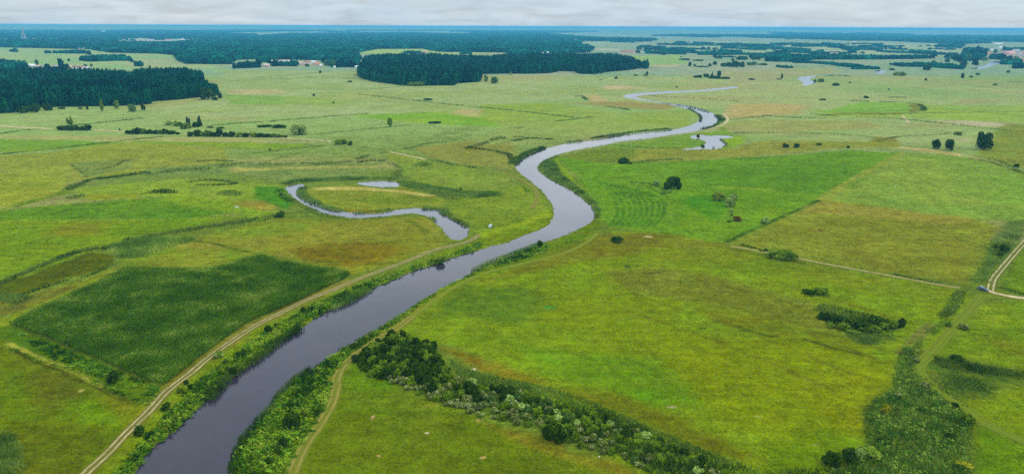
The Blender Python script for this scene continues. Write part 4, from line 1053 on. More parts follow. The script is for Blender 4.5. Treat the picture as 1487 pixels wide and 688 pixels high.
# hedgerow of the left plain: one bush after the other
ROW = [(184,195,12,5),(193,195.3,14,7),(200,195.3,13,8.5),(207,195.3,12,6.5),(215,195.4,12,5.5),(223,195.4,12,5),(231,195.4,13,6),(238.5,195.6,10,7),(248,195.6,15,4.5),(256,196,8,3),
 (274,199,13,6),(284,199,15,8.5),(291,199,10,6),(300,199.2,13,9),(308,199.3,14,6),(317,199.3,13,10),(325,199.4,12,6),(335,199.5,14,7),(345,199.6,13,6),(356,199.8,14,5),(366,199.9,13,6),(376,200,13,5.5),(386,200.2,13,5),(396,200.3,12,5),(405,200.4,11,4.5),(413,200.6,8,3.5)]
for x, y, w, h in ROW:
    s = mpp(x, y); q = G(x, y)
    grow('hedgerow_bush', 'dark' if (x * 7) % 3 > 0.6 else 'green', q + Vector((0, 4, 0)), w * s / 2, w * s / 2 * .8, h * s,
         'dark bush in the long hedgerow across the left plain' if x > 260 else 'dark bush in the shorter hedgerow left of the long one', 'bush',
         'bushes of the long hedgerow' if x > 260 else 'bushes of the shorter hedgerow')

# ------------------------------------------------------------------ the thicket at the bottom: shrub beside shrub
HEDGE = [(514,527),(533,506),(552,495),(585,490),(628,503),(640,522),(662,547),(700,556),(750,567),(800,577),(850,591),(900,611),(940,629),(1000,652),(1060,678),(1100,702),(1085,722),(985,712),(940,684),(900,666),(855,653),(816,640),(771,619),(730,611),(697,603),(660,592),(607,573),(566,556),(535,543)]
def poisson(pts, spacing, seed, grow_d=0.0, zt=0.0):
    poly = GP(pts); rg = np.random.default_rng(seed)
    lo, hi = poly.min(0), poly.max(0)
    n = int(np.prod(hi - lo) / spacing ** 2 * 6)
    P = lo + rg.random((n, 2)) * (hi - lo); P = P[inside(P, poly)]
    keep = []; grid = {}
    for p in P:
        c = (int(p[0] // spacing), int(p[1] // spacing)); ok = True
        for i in (-1, 0, 1):
            for j in (-1, 0, 1):
                for q in grid.get((c[0] + i, c[1] + j), ()):
                    if (q[0] - p[0]) ** 2 + (q[1] - p[1]) ** 2 < spacing ** 2: ok = False
        if ok: grid.setdefault(c, []).append(p); keep.append(p)
    return np.array(keep)
hp = poisson(HEDGE, 2.2, 3)
hpoly = GP(HEDGE)
lowedge = GP([(535,543),(566,556),(607,573),(660,592),(697,603),(730,611),(771,619),(816,640),(855,653),(900,666),(940,684)])
tip = np.array(G(560, 500)[:2])
dl = np.sqrt(seg_dist2(hp, lowedge, False))
upd = np.sqrt(seg_dist2(hp, GP([(645,525),(662,547),(700,556),(750,567),(800,577),(850,591),(900,611),(940,629),(1000,652),(1060,678)]), False))
for p, d_low in zip(hp, dl):
    along = math.hypot(p[0] - tip[0], p[1] - tip[1])
    edge = abs(sdist(np.array([p]), hpoly)[0])
    u = RND.random(); big = max(0.0, 1 - along / 60)
    up = upd[0]; upd = upd[1:]
    if along > 30 and up < 1.6: continue
    if along > 90 and RND.random() < min((along - 90) / 90, .6): continue
    if along < 26: kind = 'dark' if u < .72 else 'green'
    elif d_low < 5.5 and u < (.66 if along < 70 else .4): kind = 'bloom'
    elif u < .16: kind = 'bloom' if along > 40 else 'dark'
    elif u < .26: kind = 'pale' if along > 34 else 'dark'
    elif u < (.62 if along < 60 else .42): kind = 'dark'
    elif u < .94: kind = 'green'
    else: kind = 'blue'
    r = RND.uniform(1.15, 2.0) + 1.5 * big * RND.random()
    h = RND.uniform(1.6, 2.8) + 2.2 * big * RND.random()
    if edge < 1.6: r *= .8; h *= .75
    h *= .86
    if kind in ('bloom', 'pale'): h *= .85
    nmz = {'bloom': 'white flowering shrub of the thicket right of the river track', 'dark': 'dark green shrub of the thicket right of the river track', 'green': 'mid green shrub of the thicket right of the river track',
           'pale': 'silvery leaved shrub of the thicket right of the river track', 'blue': 'bluish green shrub of the thicket right of the river track'}[kind]
    grow('thicket_shrub', kind, (p[0], p[1], -0.1), r, r * RND.uniform(.8, 1.1), h, nmz, 'shrub', nmz.split(' of ')[0] + 's of the thicket')
# the round dark shrubs that end the thicket at the track
for x, y, w, h, lb in ((567,490,16,11,'flat topped dark shrub at the upper tip of the thicket'),(585,494,13,15,'tall dark shrub beside the upper tip of the thicket'),(813,640,26,22,'darkest round shrub on the lower edge of the thicket'),(797,636,24,20,'dark shrub left of the darkest one on the thicket edge'),
                       (628,570,24,18,'round dark shrub between the white flowering ones'),(562,548,20,16,'dark shrub at the near corner of the thicket')):
    s = mpp(x, y); q = G(x, y)
    grow('thicket_shrub', 'dark', q, w * s / 2, w * s / 2 * .9, h * s * .95, lb, 'shrub')
# ------------------------------------------------------------------ growth nobody could count: baked from small tufts
def tmpl_reed(rng, n=7, lean=.22):
    V, Fc = [], []
    for k in range(n):
        a = rng.random() * 6.28; b = rng.random() * 6.28; r = rng.random() * .4; x, y = r * math.cos(a), r * math.sin(a)
        w = rng.uniform(.07, .14); h = rng.uniform(.65, 1.0); lx, ly = rng.normal() * lean, rng.normal() * lean
        i = len(V)
        V += [(x - w * math.cos(b), y - w * math.sin(b), 0), (x + w * math.cos(b), y + w * math.sin(b), 0), (x + lx, y + ly, h)]
        Fc.append((i, i + 1, i + 2))
    return np.array(V), np.array(Fc)
def tmpl_weed(rng, n=14):
    d = rng.normal(size=(n, 3)); d[:, 2] = np.abs(d[:, 2]) * .8; d /= np.linalg.norm(d, axis=1)[:, None]
    p = d * rng.uniform(.55, 1.0, n)[:, None]
    nr = d + rng.normal(size=(n, 3)) * .5; nr /= np.linalg.norm(nr, axis=1)[:, None]
    t, b = rot_to(nr, rng); s = rng.uniform(.3, .5, n)[:, None]
    V = np.stack([p - t * s, p + t * s, p + b * s * 1.1], 1).reshape(-1, 3); V[:, 2] = np.maximum(V[:, 2], 0)
    return V, np.arange(3 * n).reshape(n, 3)
def tmpl_corn(rng):
    V, Fc = [], []
    for k in range(10):
        a = k * 2.4 + rng.random(); h0 = rng.uniform(.3, .8); L = rng.uniform(.3, .55); w = .085
        c, s = math.cos(a), math.sin(a); i = len(V)
        V += [(-w * s, w * c, h0), (w * s, -w * c, h0), (c * L, s * L, h0 + rng.uniform(-.12, .22))]; Fc.append((i, i + 1, i + 2))
    for a in (0.3, 1.9):
        i = len(V); V += [(-.05 * math.sin(a), .05 * math.cos(a), 0), (.05 * math.sin(a), -.05 * math.cos(a), 0), (0, 0, .95)]; Fc.append((i, i + 1, i + 2))
    return np.array(V), np.array(Fc)
def tmpl_lump(rng):
    """a far tree: uneven low dome"""
    V = []; k = 6
    for z, r in ((0.0, .75), (.42, 1.0), (.8, .66)):
        for j in range(k):
            a = 6.283 * (j + rng.uniform(-.25, .25)) / k; q = r * rng.uniform(.78, 1.15); V.append((q * math.cos(a), q * math.sin(a), z + rng.uniform(-.06, .06) * (z > 0)))
    V.append((rng.normal() * .1, rng.normal() * .1, 1.0)); Fc = []
    for l in range(2):
        for j in range(k):
            a, b = l * k + j, l * k + (j + 1) % k
            Fc += [(a, b, b + k), (a, b + k, a + k)]
    for j in range(k): Fc.append((2 * k + j, 2 * k + (j + 1) % k, 3 * k))
    return np.array(V), np.array(Fc)
def tmpl_crown(rng, n=70):
    V, Fc, _ = leaf_cloud(n, .3, rng, 'round', (np.zeros(3), np.zeros(3)))
    T = np.concatenate([Fc[:, :3], Fc[:, [0, 2, 3]]])
    V2, F2 = tmpl_lump(rng)
    return np.concatenate([V, V2 * (.72, .72, .8)]), np.concatenate([T, F2 + len(V)])

def bake(templates, P, sx, sz, cols, rng, z=0.0, twist=True):
    """copies of the templates at P with half width sx and height sz, one colour each"""
    n = len(P); which = rng.integers(0, len(templates), n); Vs, Fs, Cs, o = [], [], [], 0
    for k, (tv, tf) in enumerate(templates):
        i = np.nonzero(which == k)[0]
        if not len(i): continue
        a = rng.random(len(i)) * 6.283 if twist else np.zeros(len(i)); ca, sa = np.cos(a)[:, None], np.sin(a)[:, None]
        x = tv[None, :, 0] * sx[i, None]; y = tv[None, :, 1] * sx[i, None]
        V = np.stack([x * ca - y * sa + P[i, 0, None], x * sa + y * ca + P[i, 1, None], tv[None, :, 2] * sz[i, None] + (z if np.isscalar(z) else z[i, None])], -1)
        shade = 0.9 + 0.2 * rng.random((len(i), len(tv), 1))
        Cs.append((cols[i][:, None, :] * shade).reshape(-1, 3))
        Fs.append((tf[None] + (np.arange(len(i)) * len(tv))[:, None, None]).reshape(-1, 3) + o)
        Vs.append(V.reshape(-1, 3)); o += V.shape[0] * V.shape[1]
    return np.concatenate(Vs), np.concatenate(Fs), np.concatenate(Cs)

def scatter(poly, spacing, rng, far=0.0):
    """jittered points inside a world outline; the spacing widens with distance (far = metres per metre)"""
    poly = np.asarray(poly); d = np.hypot(poly[:, 0], poly[:, 1]); out = []
    az = np.arctan2(poly[:, 0], poly[:, 1]); a0, a1 = az.min(), az.max()
    r = max(d.min() * .9 if not inside(np.array([[0.0, 0.0]]), poly)[0] else 1.0, 30); rmax = d.max() * 1.02
    while r < rmax:
        s = max(spacing, far * r)
        n = max(int((a1 - a0) * r / s), 1)
        a = a0 + (np.arange(n) + rng.random(n)) * (a1 - a0) / n; rr = r + (rng.random(n) - .5) * s * 1.2
        out.append(np.stack([rr * np.sin(a), rr * np.cos(a)], 1)); r += s
    P = np.concatenate(out); lo, hi = poly.min(0), poly.max(0)
    P = P[((P > lo) & (P < hi)).all(1)]
    return P[inside(P, poly)] if len(P) else P
def strip(pts, w):
    """world outline of a strip of half width w (m) along photo points"""
    L = spline(GP(pts), n=5); t = np.gradient(L, axis=0); t /= np.maximum(np.linalg.norm(t, axis=1)[:, None], 1e-6)
    nr = np.stack([t[:, 1], -t[:, 0]], 1)
    ww = w * (0.55 + 0.9 * fbm(L[:, 0] / (6 * w + 6), L[:, 1] / (6 * w + 6), 3, 2))[:, None]
    return np.concatenate([L + nr * ww, (L - nr * ww)[::-1]])

RG = np.random.default_rng(7)
T_REED = [tmpl_reed(RG) for _ in range(5)]; T_WEED = [tmpl_weed(RG) for _ in range(6)]; T_CORN = [tmpl_corn(RG) for _ in range(6)]
T_LUMP = [tmpl_lump(RG) for _ in range(8)]; T_CROWN = [tmpl_crown(RG) for _ in range(6)]

def growth(name, label, areas, kind, mat=M_STUFF):
    """areas: (world outline, spacing, half width, height, palette, patch size, share kept)"""
    acc = []
    for poly, sp_, hw, h, pal, ps, keep in areas:
        P = scatter(poly, sp_, RG, 0.0016)
        if not len(P): continue
        d = np.hypot(P[:, 0], P[:, 1])
        f = fbm(P[:, 0] / ps, P[:, 1] / ps, 55, 4)
        k = (fbm(P[:, 0] / (ps * .6), P[:, 1] / (ps * .6), 56, 3) + (RG.random(len(P)) - .5) * .3) < (keep if keep < 1 else 9)
        P, d, f = P[k], d[k], f[k]
        if not len(P): continue
        m = len(pal) - 1; t = np.clip((f - .3) / .4 + RG.normal(size=len(P)) * .16, 0, .999) * m
        if kind == 'corn': t = m * np.clip(.42 + 1.5 * (f - .5) + RG.normal(size=len(P)) * .13, 0, .999)
        i = t.astype(int); pa = np.array(pal); c = pa[i] + (pa[np.minimum(i + 1, m)] - pa[i]) * (t - i)[:, None]
        g = np.maximum(1.0, 0.0016 * d / sp_)
        sd = -sdist(P, np.asarray(poly)); wdt = max(np.percentile(sd, 90), .5)
        e = sstep(0, min(wdt * .5, 3.0), sd)
        k = RG.random(len(P)) < .55 + .45 * e
        if kind == 'corn': e = np.ones(len(P)); k = e > 0
        P, d, f, g, c, e = P[k], d[k], f[k], g[k], c[k], e[k]
        if not len(P): continue
        sx = hw * g * RG.uniform(.75, 1.3, len(P)); sz = h * (.5 + .5 * e) * RG.uniform(.6, 1.2, len(P)) * (0.6 + .8 * fbm(P[:, 0] / 5, P[:, 1] / 5, 57, 2))
        if kind == 'corn': sz = h * RG.uniform(.88, 1.06, len(P)) * (.94 + .12 * fbm(P[:, 0] / 8, P[:, 1] / 8, 57, 2))
        acc.append(bake({'reed': T_REED, 'weed': T_WEED, 'corn': T_CORN}[kind], P, sx, sz, c, RG, -0.12))
    V, Fc, Cc = join(acc)
    return tag(link(name, mesh_np(name, V, Fc, Cc), mat), label, None, None, 'stuff')

VK = 1.75
def SV(r, g, b): return S(r, g, b, VK) * np.array([1.06, 1.0, .6])
pREED = [c * .7 for c in (SV(62, 96, 36), SV(100, 132, 60), SV(130, 152, 84), SV(84, 122, 50))]
pDARKR = [c * .7 for c in (SV(44, 76, 24), SV(70, 106, 36), SV(96, 126, 54))]
pTEAL = [SV(84, 116, 50), SV(118, 150, 70), SV(146, 166, 92)]
pMIX = [c * .75 for c in (SV(74, 112, 50), SV(108, 146, 70), SV(134, 162, 92))]
pWEED = [SV(38, 70, 12), SV(66, 104, 18), SV(112, 142, 34), SV(48, 86, 16), SV(134, 156, 54)]
pWEED2 = [SV(30, 60, 14), SV(54, 94, 22), SV(80, 122, 30), SV(108, 142, 44)]
pSEDGE = [SV(52, 90, 30), SV(84, 122, 46), SV(118, 146, 74), SV(104, 126, 42), SV(64, 106, 34)]
pCORN = [.8 * c for c in (SV(54, 92, 14), SV(66, 106, 20), SV(78, 118, 28), SV(96, 132, 42), SV(136, 158, 80))]
pGREY = [SV(112, 122, 60), SV(136, 140, 80), SV(104, 120, 60)]

# maize
CORN = [(179,391),(192,390),(256,392.5),(307,392.5),(338,385),(358,376),(380,372.5),(408,380),(447,387.5),(472,391),(493,391),(509,398),(500,406),(478,416),(446,432),(415,446),(369,464),(335,486),(292,519),(269,537),(240,559),(220,556),(179,538),(133,519),(77,494),(14,471),(64,445),(128,417)]
growth('maize_field', 'dark green maize field between the left meadow and the dirt track', [(GP(CORN), .55, 1.0, 2.2, pCORN, 7, 1)], 'corn')

# tall weeds along both banks
BL1 = [(128,745),(152,700),(180,668),(222,620),(262,578),(300,540),(330,520),(375,486),(412,464),(450,444),(490,426),(520,414),(550,404),(600,386),(640,375),(690,353),(702,349),(700,358),(690,363),(651,375),(626,385),(600,392.5),(564,408),(534,421),(513,433.5),(480,448.5),(454,463.5),(436,476.5),(403,495),(380,514),(343,540),(333,545),(312,564.5),(299,582),(276,603.5),(256,623),(222,650),(195,687),(160,745)]
BR1 = [(310,750),(332,690),(339,661),(348,646),(360,628),(381.5,607),(402.5,577),(424,553),(451,535),(490,510),(524,489.5),(555,471.5),(588.5,451),(617,433),(647.4,415),(686,396),(704,387),(756,366),(790,352),(800,362),(760,377),(702,392),(664,409),(638,425),(600,452),(560,480),(530,500),(503,521),(484,545),(482,570),(470,600),(450,632),(425,666),(395,750)]
growth('bank_weeds', 'tall mixed weeds on the left bank between dirt track and river', [(GP(BL1), .85, .7, 1.0, pWEED, 6, .6), (GP(BL1), 1.5, .9, .9, pWEED2, 6, 1), (GP(BL1), 2.4, 1.35, 1.9, pWEED2, 5, .47), (GP(BL1), 3.0, 1.2, 1.5, pWEED, 4, .45)], 'weed')
growth('bank_weeds', 'tall mixed weeds on the right bank between river and grassy track', [(GP(BR1), .85, .7, 1.0, pWEED, 6, .6), (GP(BR1), 1.5, .9, .9, pWEED2, 6, 1), (GP(BR1), 2.4, 1.35, 1.9, pWEED2, 5, .47), (GP(BR1), 3.0, 1.2, 1.5, pWEED, 4, .45)], 'weed')
# reeds standing at the water
def bank_line(pts, w): return strip(pts, w)
RL = [(300,582),(313,565),(335,546),(381,515),(404,496),(437,477)]
growth('reed_belt', 'dark reed belt at the water edge of the left bank', [(strip(RL, 2.4), .6, .55, 2.3, pDARKR, 7, 1), (strip([(480,449),(513,433),(534,420.5)], 2.6), .6, .55, 2.2, pMIX, 7, 1), (strip([(626,384),(640,380)], 2.0), .6, .5, 2.0, pMIX, 7, 1)], 'reed')
growth('reed_belt', 'green reed belt at the water edge of the right bank near the bottom', [(strip([(334,686),(349,645),(382,607),(403,578),(424,554),(452,535)], 1.5), .6, .55, 1.9, pDARKR, 7, 1), (strip([(690,394),(704,386),(756,366),(790,353)], 3.2), .7, .6, 1.9, pMIX, 8, .72)], 'reed')
RB = [(781,240),(782,247),(793,256),(806,264),(829,275.5),(844,286.5),(858,298),(862.5,308),(862,319),(871,317),(873,307),(868,295),(855,283),(838,269),(818,254),(812,243),(806,232),(815,224),(800,229),(790,233)]
growth('reed_belt', 'dark reed belt along the outer bank of the big river bend', [(GP(RB), .75, .7, 2.1, [c * .9 for c in pMIX], 9, 1)], 'reed')
growth('reed_belt', 'reeds on the upper bank of the river behind the bend', [(strip([(858,201.5),(890,197),(930,191),(974,187.5)], 4.0), 1.2, 1.0, 2.6, pDARKR, 12, 1), (strip([(747,238),(752,231),(768,222),(790,214)], 4.5), 1.0, .9, 2.4, pDARKR, 12, .7), (strip([(822,207),(845,204)], 3), 1.2, .9, 2, pDARKR, 10, .7),
   (strip([(1017,176),(1016,168),(1000,158)], 2.5), 1.4, 1.0, 2.4, pDARKR, 12, .7), (strip([(1040,167),(1048,174),(1037,183),(1020,188)], 4), 1.4, 1.0, 2.4, pDARKR, 12, .75), (strip([(960,150),(1000,155),(1030,163)], 3), 1.6, 1.0, 2, pDARKR, 12, .7), (strip([(742,262),(756,270),(770,280)], 2), 1, .8, 1, pWEED2, 12, .5)], 'reed')
# reed beds of the left meadows
BED = [(153,357),(194,348),(256,344),(284,345),(281,352),(243,360),(225,369),(192,375),(175,377),(158,371)]
growth('reed_bed', 'big grey green reed bed above the maize field', [(GP(BED), .8, .75, 2.4, pTEAL, 10, 1), (strip([(180,350),(240,339),(290,331),(330,325),(380,318),(405,313)], 5), 1.0, .9, 1.9, pREED, 12, .66)], 'reed')
growth('reed_belt', 'reeds round the olive duckweed pond at the left edge', [(strip([(-20,420),(0,412.5),(25,401),(64,384.5),(102,369.5),(143,360.5),(156,362)], 2.6), .8, .75, 2.2, pREED, 9, 1), (strip([(26,431),(74,414),(95,407),(130,399.5),(165,384)], 1.6), .8, .7, 1.4, pDARKR, 9, .62),
   (strip([(-20,436),(10,432),(38,438)], 4), .8, .7, 2.0, pMIX, 9, 1), (strip([(-20,456),(10,448),(36,444)], 2.5), .8, .7, 1.4, pGREY, 9, .7), (GP([(-40,640),(10,625),(25,632),(38,655),(40,675),(20,700),(-40,720)]), .6, .6, 2.0, pMIX, 7, 1)], 'reed')
LEFTB = [(98,276),(123,264.7),(138,260),(205,252.5),(220,253),(256,247.5),(302,244.5),(333,239),(380,238.5),(454,238.5),(490,236),(516,233.5),(534,225),(564,221.5)]
growth('reed_lines', 'reed lines winding through the left meadows', [(strip(LEFTB[:4], 3.0), 1.0, .9, 1.9, pDARKR, 14, .8), (strip(LEFTB[3:], 7), 1.6, 1.2, 1.8, pREED, 16, .52),
   (strip([(140,260),(170,257),(205,251),(218,252)], 2.6), 1.0, .9, 2.0, pDARKR, 14, .8), (GP([(208,281),(222,276),(240,274),(258,277),(262,281),(235,282)]), 1.2, 1.0, 1.7, pDARKR, 12, .8), (GP([(310,282),(325,276),(345,276),(357,281),(345,285),(325,285)]), 1.2, 1.0, 1.4, pREED, 12, .9),
   (GP([(92,289),(105,283),(125,281),(128,284),(110,290)]), 1.2, 1.0, 1.4, pREED, 12, .9), (strip([(272,266),(285,263),(315,262),(342,267),(310,269),(285,268)], 2.5), 1.2, 1.0, 1.6, pDARKR, 12, .75), (strip([(518,236),(540,233.5),(560,234)], 3.5), 1.2, 1, 2, pDARKR, 12, 1),
   (strip([(104,240),(120,252),(126,258)], 1.5), 1.2, .8, .9, pDARKR, 12, .7), (strip([(140,247),(165,242),(180,234),(195,232)], 2.0), 1.2, .9, 1.2, pDARKR, 12, .7), (strip([(213,231),(245,229),(300,234),(330,234)], 4), 1.4, 1, 1.1, pGREY, 14, .55), (strip([(285,235),(310,233),(340,235)], 3), 1.4, 1, 1.6, pDARKR, 14, .7)], 'reed')
growth('reed_belt', 'reed belt round the oxbow arm', [(strip([(411,268),(430,263.5),(470,261.5),(520,259.5),(560,258.5),(574,261)], 5.5), 1.0, .9, 2.3, pMIX, 12, .92), (strip([(441,271),(438,280),(448,289),(463,296.5),(480,302.5),(497,306)], 4), .9, .8, 1.5, pMIX, 10, .9),
   (strip([(512,309),(540,307.5),(568,304)], 2.2), .9, .8, 1.9, pMIX, 10, 1), (strip([(612,302),(640,303.5),(646,309),(652,313)], 3.2), .9, .8, 1.5, pMIX, 10, 1), (strip([(652,314),(668,322),(679,329)], 2), .9, .8, 1.4, pREED, 10, .8),
   (strip([(625,316),(632,321)], 1.5), .9, .8, 1.8, pMIX, 10, 1), (strip([(404,275),(410,284),(425,293),(445,302),(470,312),(500,317)], 3.5), .9, .8, 1.0, pREED, 8, .6), (strip([(508,318),(530,317.5),(555,315)], 1.5), .9, .8, 1.1, pMIX, 10, .8), (strip([(370,314),(400,311),(438,306)], 2), .9, .8, .8, pGREY, 10, .55)], 'reed')
EASTR = [(575,263),(600,264),(641,272),(677,278),(728,278),(732,283.5),(690,289),(664,287),(626,281),(582,270.5)]
growth('reed_bed', 'broad reed bed right of the oxbow island', [(GP(EASTR), 1.0, .95, 2.3, pMIX, 12, .82), (strip([(566,237),(576,241),(582,247),(574,252),(580,258)], 4), 1.2, 1.0, 1.3, pREED, 10, .62), (GP([(598,239),(612,234),(628,237),(626,242),(604,243)]), 1.3, 1.0, 1.5, pREED, 14, .9), (strip([(626,280),(645,286),(668,290)], 2.5), 1, .9, 1.2, pREED, 12, .8),
   (strip([(618,233),(640,235),(660,240),(680,242),(703,246)], 2.4), 1.2, 1, 1.5, pDARKR, 12, .62)], 'reed')
growth('reed_lines', 'reed lines on the plain left of the river bend', [(GP([(626,196),(650,190),(677,183),(700,183),(690,196),(660,206),(640,203)]), 2.0, 1.5, 1.1, pGREY, 20, .55), (strip([(582,217),(600,214),(625,208),(650,206)], 3.4), 1.6, 1.2, 1.6, pREED, 16, .75), (strip([(670,218),(700,209),(725,201),(750,199),(800,203)], 4.5), 1.6, 1.2, 1.8, pDARKR, 16, .6),
   (strip([(678,214),(700,217),(725,221),(740,226),(744,240)], 3.5), 1.4, 1.1, 2.0, pDARKR, 14, .75), (strip([(740,206),(770,201),(805,203)], 4.5), 1.5, 1.2, 1.9, pDARKR, 14, .7), (strip([(720,209),(750,204)], 2), 1.4, 1.1, 1.2, pDARKR, 14, .6), (strip([(523,214),(545,217),(564,219)], 1.6), 1.5, 1, 1, pDARKR, 14, .6), (strip([(740,185),(752,186),(760,185)], 4), 1.8, 1.2, 1.6, pDARKR, 16, .8)], 'reed')
growth('ditch_growth', 'dark growth in the straight ditches of the left plain', [(strip([(0,224),(77,216),(189,203),(233,198.6)], 1.6), 1.6, 1.0, 1.3, pDARKR, 20, .6), (strip([(0,194),(36,189),(59,187)], 2), 1.8, 1.1, 1.4, pDARKR, 20, .6), (strip([(112.6,181.8),(150,178),(185,174.5),(205,172)], 2.4), 2.2, 1.4, 2.0, pDARKR, 24, .68),
   (strip([(312,181.5),(350,178.5),(380,177)], 1.8), 2, 1.2, 1.4, pDARKR, 20, .6), (strip([(393,176),(477,169),(534,165)], 1.8), 2.4, 1.4, 1.3, pDARKR, 30, .55), (strip([(521,137),(580,142.5),(639,150),(690,155),(750,161),(837,171)], 2.4), 3, 1.8, 1.5, pDARKR, 40, .6), (strip([(454,195.6),(540,186),(595,181.5)], 1.6), 2, 1.2, 1.3, pDARKR, 24, .6),
   (strip([(388,234),(434,222)], 1.5), 1.6, 1, 1, pREED, 20, .6), (strip([(465,211),(400,219),(370,222)], 1.6), 1.6, 1, 1, pREED, 20, .55), (strip([(804,177),(830,174),(860,170)], 2.4), 2, 1.4, 2.0, pDARKR, 24, 1), (strip([(878,155),(895,157),(914,160)], 3.4), 2.2, 1.6, 2.6, pDARKR, 24, 1), (strip([(835,141),(845,140),(852,146)], 4), 2.4, 1.8, 2.8, pDARKR, 24, 1),
   (strip([(330,118.5),(420,112.8),(520,114.5)], 3), 4, 2.4, 1.5, pDARKR, 60, .5), (strip([(160,173),(185,172),(205,171)], 2.5), 2.2, 1.4, 1.4, pDARKR, 30, .6), (strip([(870,117),(885,112),(905,110)], 2.5), 4, 2.4, 1.8, pDARKR, 60, .6), (strip([(934,109),(944,114),(960,116)], 2.5), 4, 2.2, 1.6, pDARKR, 60, .7)], 'reed')
# right of the river
growth('reed_lines', 'hooked reed line beside the dark round meadow tree', [(strip([(914,264.5),(930,266),(945,268),(955,272),(966,279),(962,283)], 1.5), .9, .8, 1.5, pREED, 10, 1), (strip([(914,266),(935,270),(950,276),(962,282)], 1.1), .9, .8, 1.2, pREED, 10, .7), (strip([(918,237),(945,233.5),(975,231.5),(990,231)], 4), 1.2, 1, 1.7, pMIX, 12, .8),
   (strip([(1067,232),(1090,231),(1116,229)], 4), 1.3, 1, 1.0, pREED, 14, .6), (strip([(880,210),(905,212),(935,214.5),(990,215.5)], 1.8), 1.3, .9, 1.5, pDARKR, 14, .7), (strip([(1045,201),(1050,205),(1055,210),(1050,214)], 1.2), 1.3, .9, 1.2, pDARKR, 14, .7)], 'reed')
growth('reed_lines', 'long reed lines across the far right meadows', [(strip([(1060,194),(1107,193),(1180,194),(1242,197),(1273,201)], 3.0), 1.8, 1.3, 2.0, pMIX, 24, .7), (strip([(1242,170),(1290,172),(1327,175),(1388,181.5),(1445,188),(1490,192)], 2.6), 2, 1.4, 2.0, pDARKR, 26, .8),
   (strip([(1107,167.6),(1150,171),(1200,173)], 2.6), 2.2, 1.5, 2.0, pDARKR, 26, .75), (strip([(1178,165),(1195,167),(1217,169.5)], 2.2), 2.2, 1.5, 2.4, pDARKR, 26, .9), (strip([(1235,147),(1250,146.5),(1263,148)], 3), 2.4, 1.7, 2.4, pDARKR, 26, 1), (strip([(1276,148.5),(1310,149),(1332,151.5),(1341,156),(1340,162)], 4), 2.4, 1.7, 2.2, pDARKR, 26, .85),
   (strip([(1107,141),(1160,142.5),(1209,143)], 2.4), 3, 2, 1.8, pREED, 40, .62), (strip([(942,139.5),(980,141.5),(1021,143.3),(1083,148.5)], 3), 2.4, 1.6, 2.2, pDARKR, 30, .7), (strip([(1060,174),(1090,171),(1120,168)], 3), 2, 1.4, 2.0, pMIX, 26, .8), (strip([(1290,142.5),(1306,141.5),(1318,142.5)], 6), 2.4, 1.7, 2.4, pGREY, 26, 1), (strip([(1200,111),(1215,110),(1233,111.5)], 8), 4, 2.6, 3.2, pMIX, 40, 1),
   (strip([(1460,119),(1487,120),(1510,121)], 8), 4, 2.6, 3.2, pMIX, 40, 1), (strip([(1125,98),(1180,97),(1200,97.5)], 6), 5, 3, 2.6, pMIX, 60, .7), (strip([(1280,96.5),(1330,97.5),(1400,98)], 6), 5, 3, 2.6, pMIX, 60, .7), (strip([(1430,232),(1450,234),(1487,252)], 2.4), 1.6, 1.2, 1.4, pDARKR, 16, .6), (strip([(1340,197),(1380,194),(1410,193)], 2), 2, 1.2, 1.4, pDARKR, 16, .6), (strip([(1140,223),(1200,222),(1235,217)], 1.6), 1.6, 1, 1.0, pDARKR, 16, .55)], 'reed')
growth('reed_belt', 'reed strip beside the sandy road and the dark lane', [(GP([(1440,345),(1462,322),(1500,316),(1487,345),(1466,370),(1446,392),(1437,412),(1412,413),(1408,405),(1425,385)]), .9, .8, 1.5, pMIX, 8, .7), (GP([(1386,420),(1404,424),(1400,440),(1385,458),(1366,463),(1360,458),(1375,440)]), .8, .75, 1.7, pREED, 7, 1),
   (GP([(1366,466),(1378,462),(1372,476),(1345,500),(1326,510),(1318,505),(1335,490),(1350,476)]), .8, .75, 1.3, pSEDGE, 7, .66), (strip([(1450,416),(1470,423),(1487,427),(1520,433)], 1.8), .8, .7, 1.1, pDARKR, 6, 1), (strip([(1296,398),(1330,405),(1370,412)], 1.6), .9, .8, 1.0, pDARKR, 8, .9), (strip([(1075,355),(1093,360),(1110,366)], 1.2), .9, .8, 1.4, pDARKR, 8, .8), (strip([(1178,372),(1220,383),(1280,394)], .9), .9, .7, .8, pWEED, 8, .6)], 'reed')
growth('reed_bed', 'grey green reeds in and below the meadow thicket at right', [(GP([(1190,458),(1230,458),(1300,466),(1312,474),(1295,484),(1240,488),(1200,472)]), .7, .75, 1.9, pDARKR, 6, .8), (GP([(1176,448),(1195,440),(1230,448),(1290,462),(1290,468),(1210,462)]), .8, .75, 1.7, pREED, 8, 1), (GP([(1228,486),(1250,483),(1275,484),(1282,492),(1272,501),(1250,499),(1232,492)]), .7, .7, 1.9, pREED, 7, 1), (GP([(1205,474),(1225,486),(1250,500),(1285,502),(1306,490),(1300,482),(1270,486),(1235,482)]), .8, .7, 1.0, pMIX, 7, .66), (GP([(1160,426),(1180,418),(1205,424),(1204,431),(1170,432)]), .9, .8, 1.0, pDARKR, 8, .8)], 'reed')
SEDGE = [(1312,502),(1334,508),(1334,530),(1337,545),(1347,558),(1372,576),(1398,594),(1413,612),(1413,650),(1408,745),(1150,745),(1195,690),(1225,672),(1262,642),(1257,606),(1276,578),(1294,562),(1300,530)]
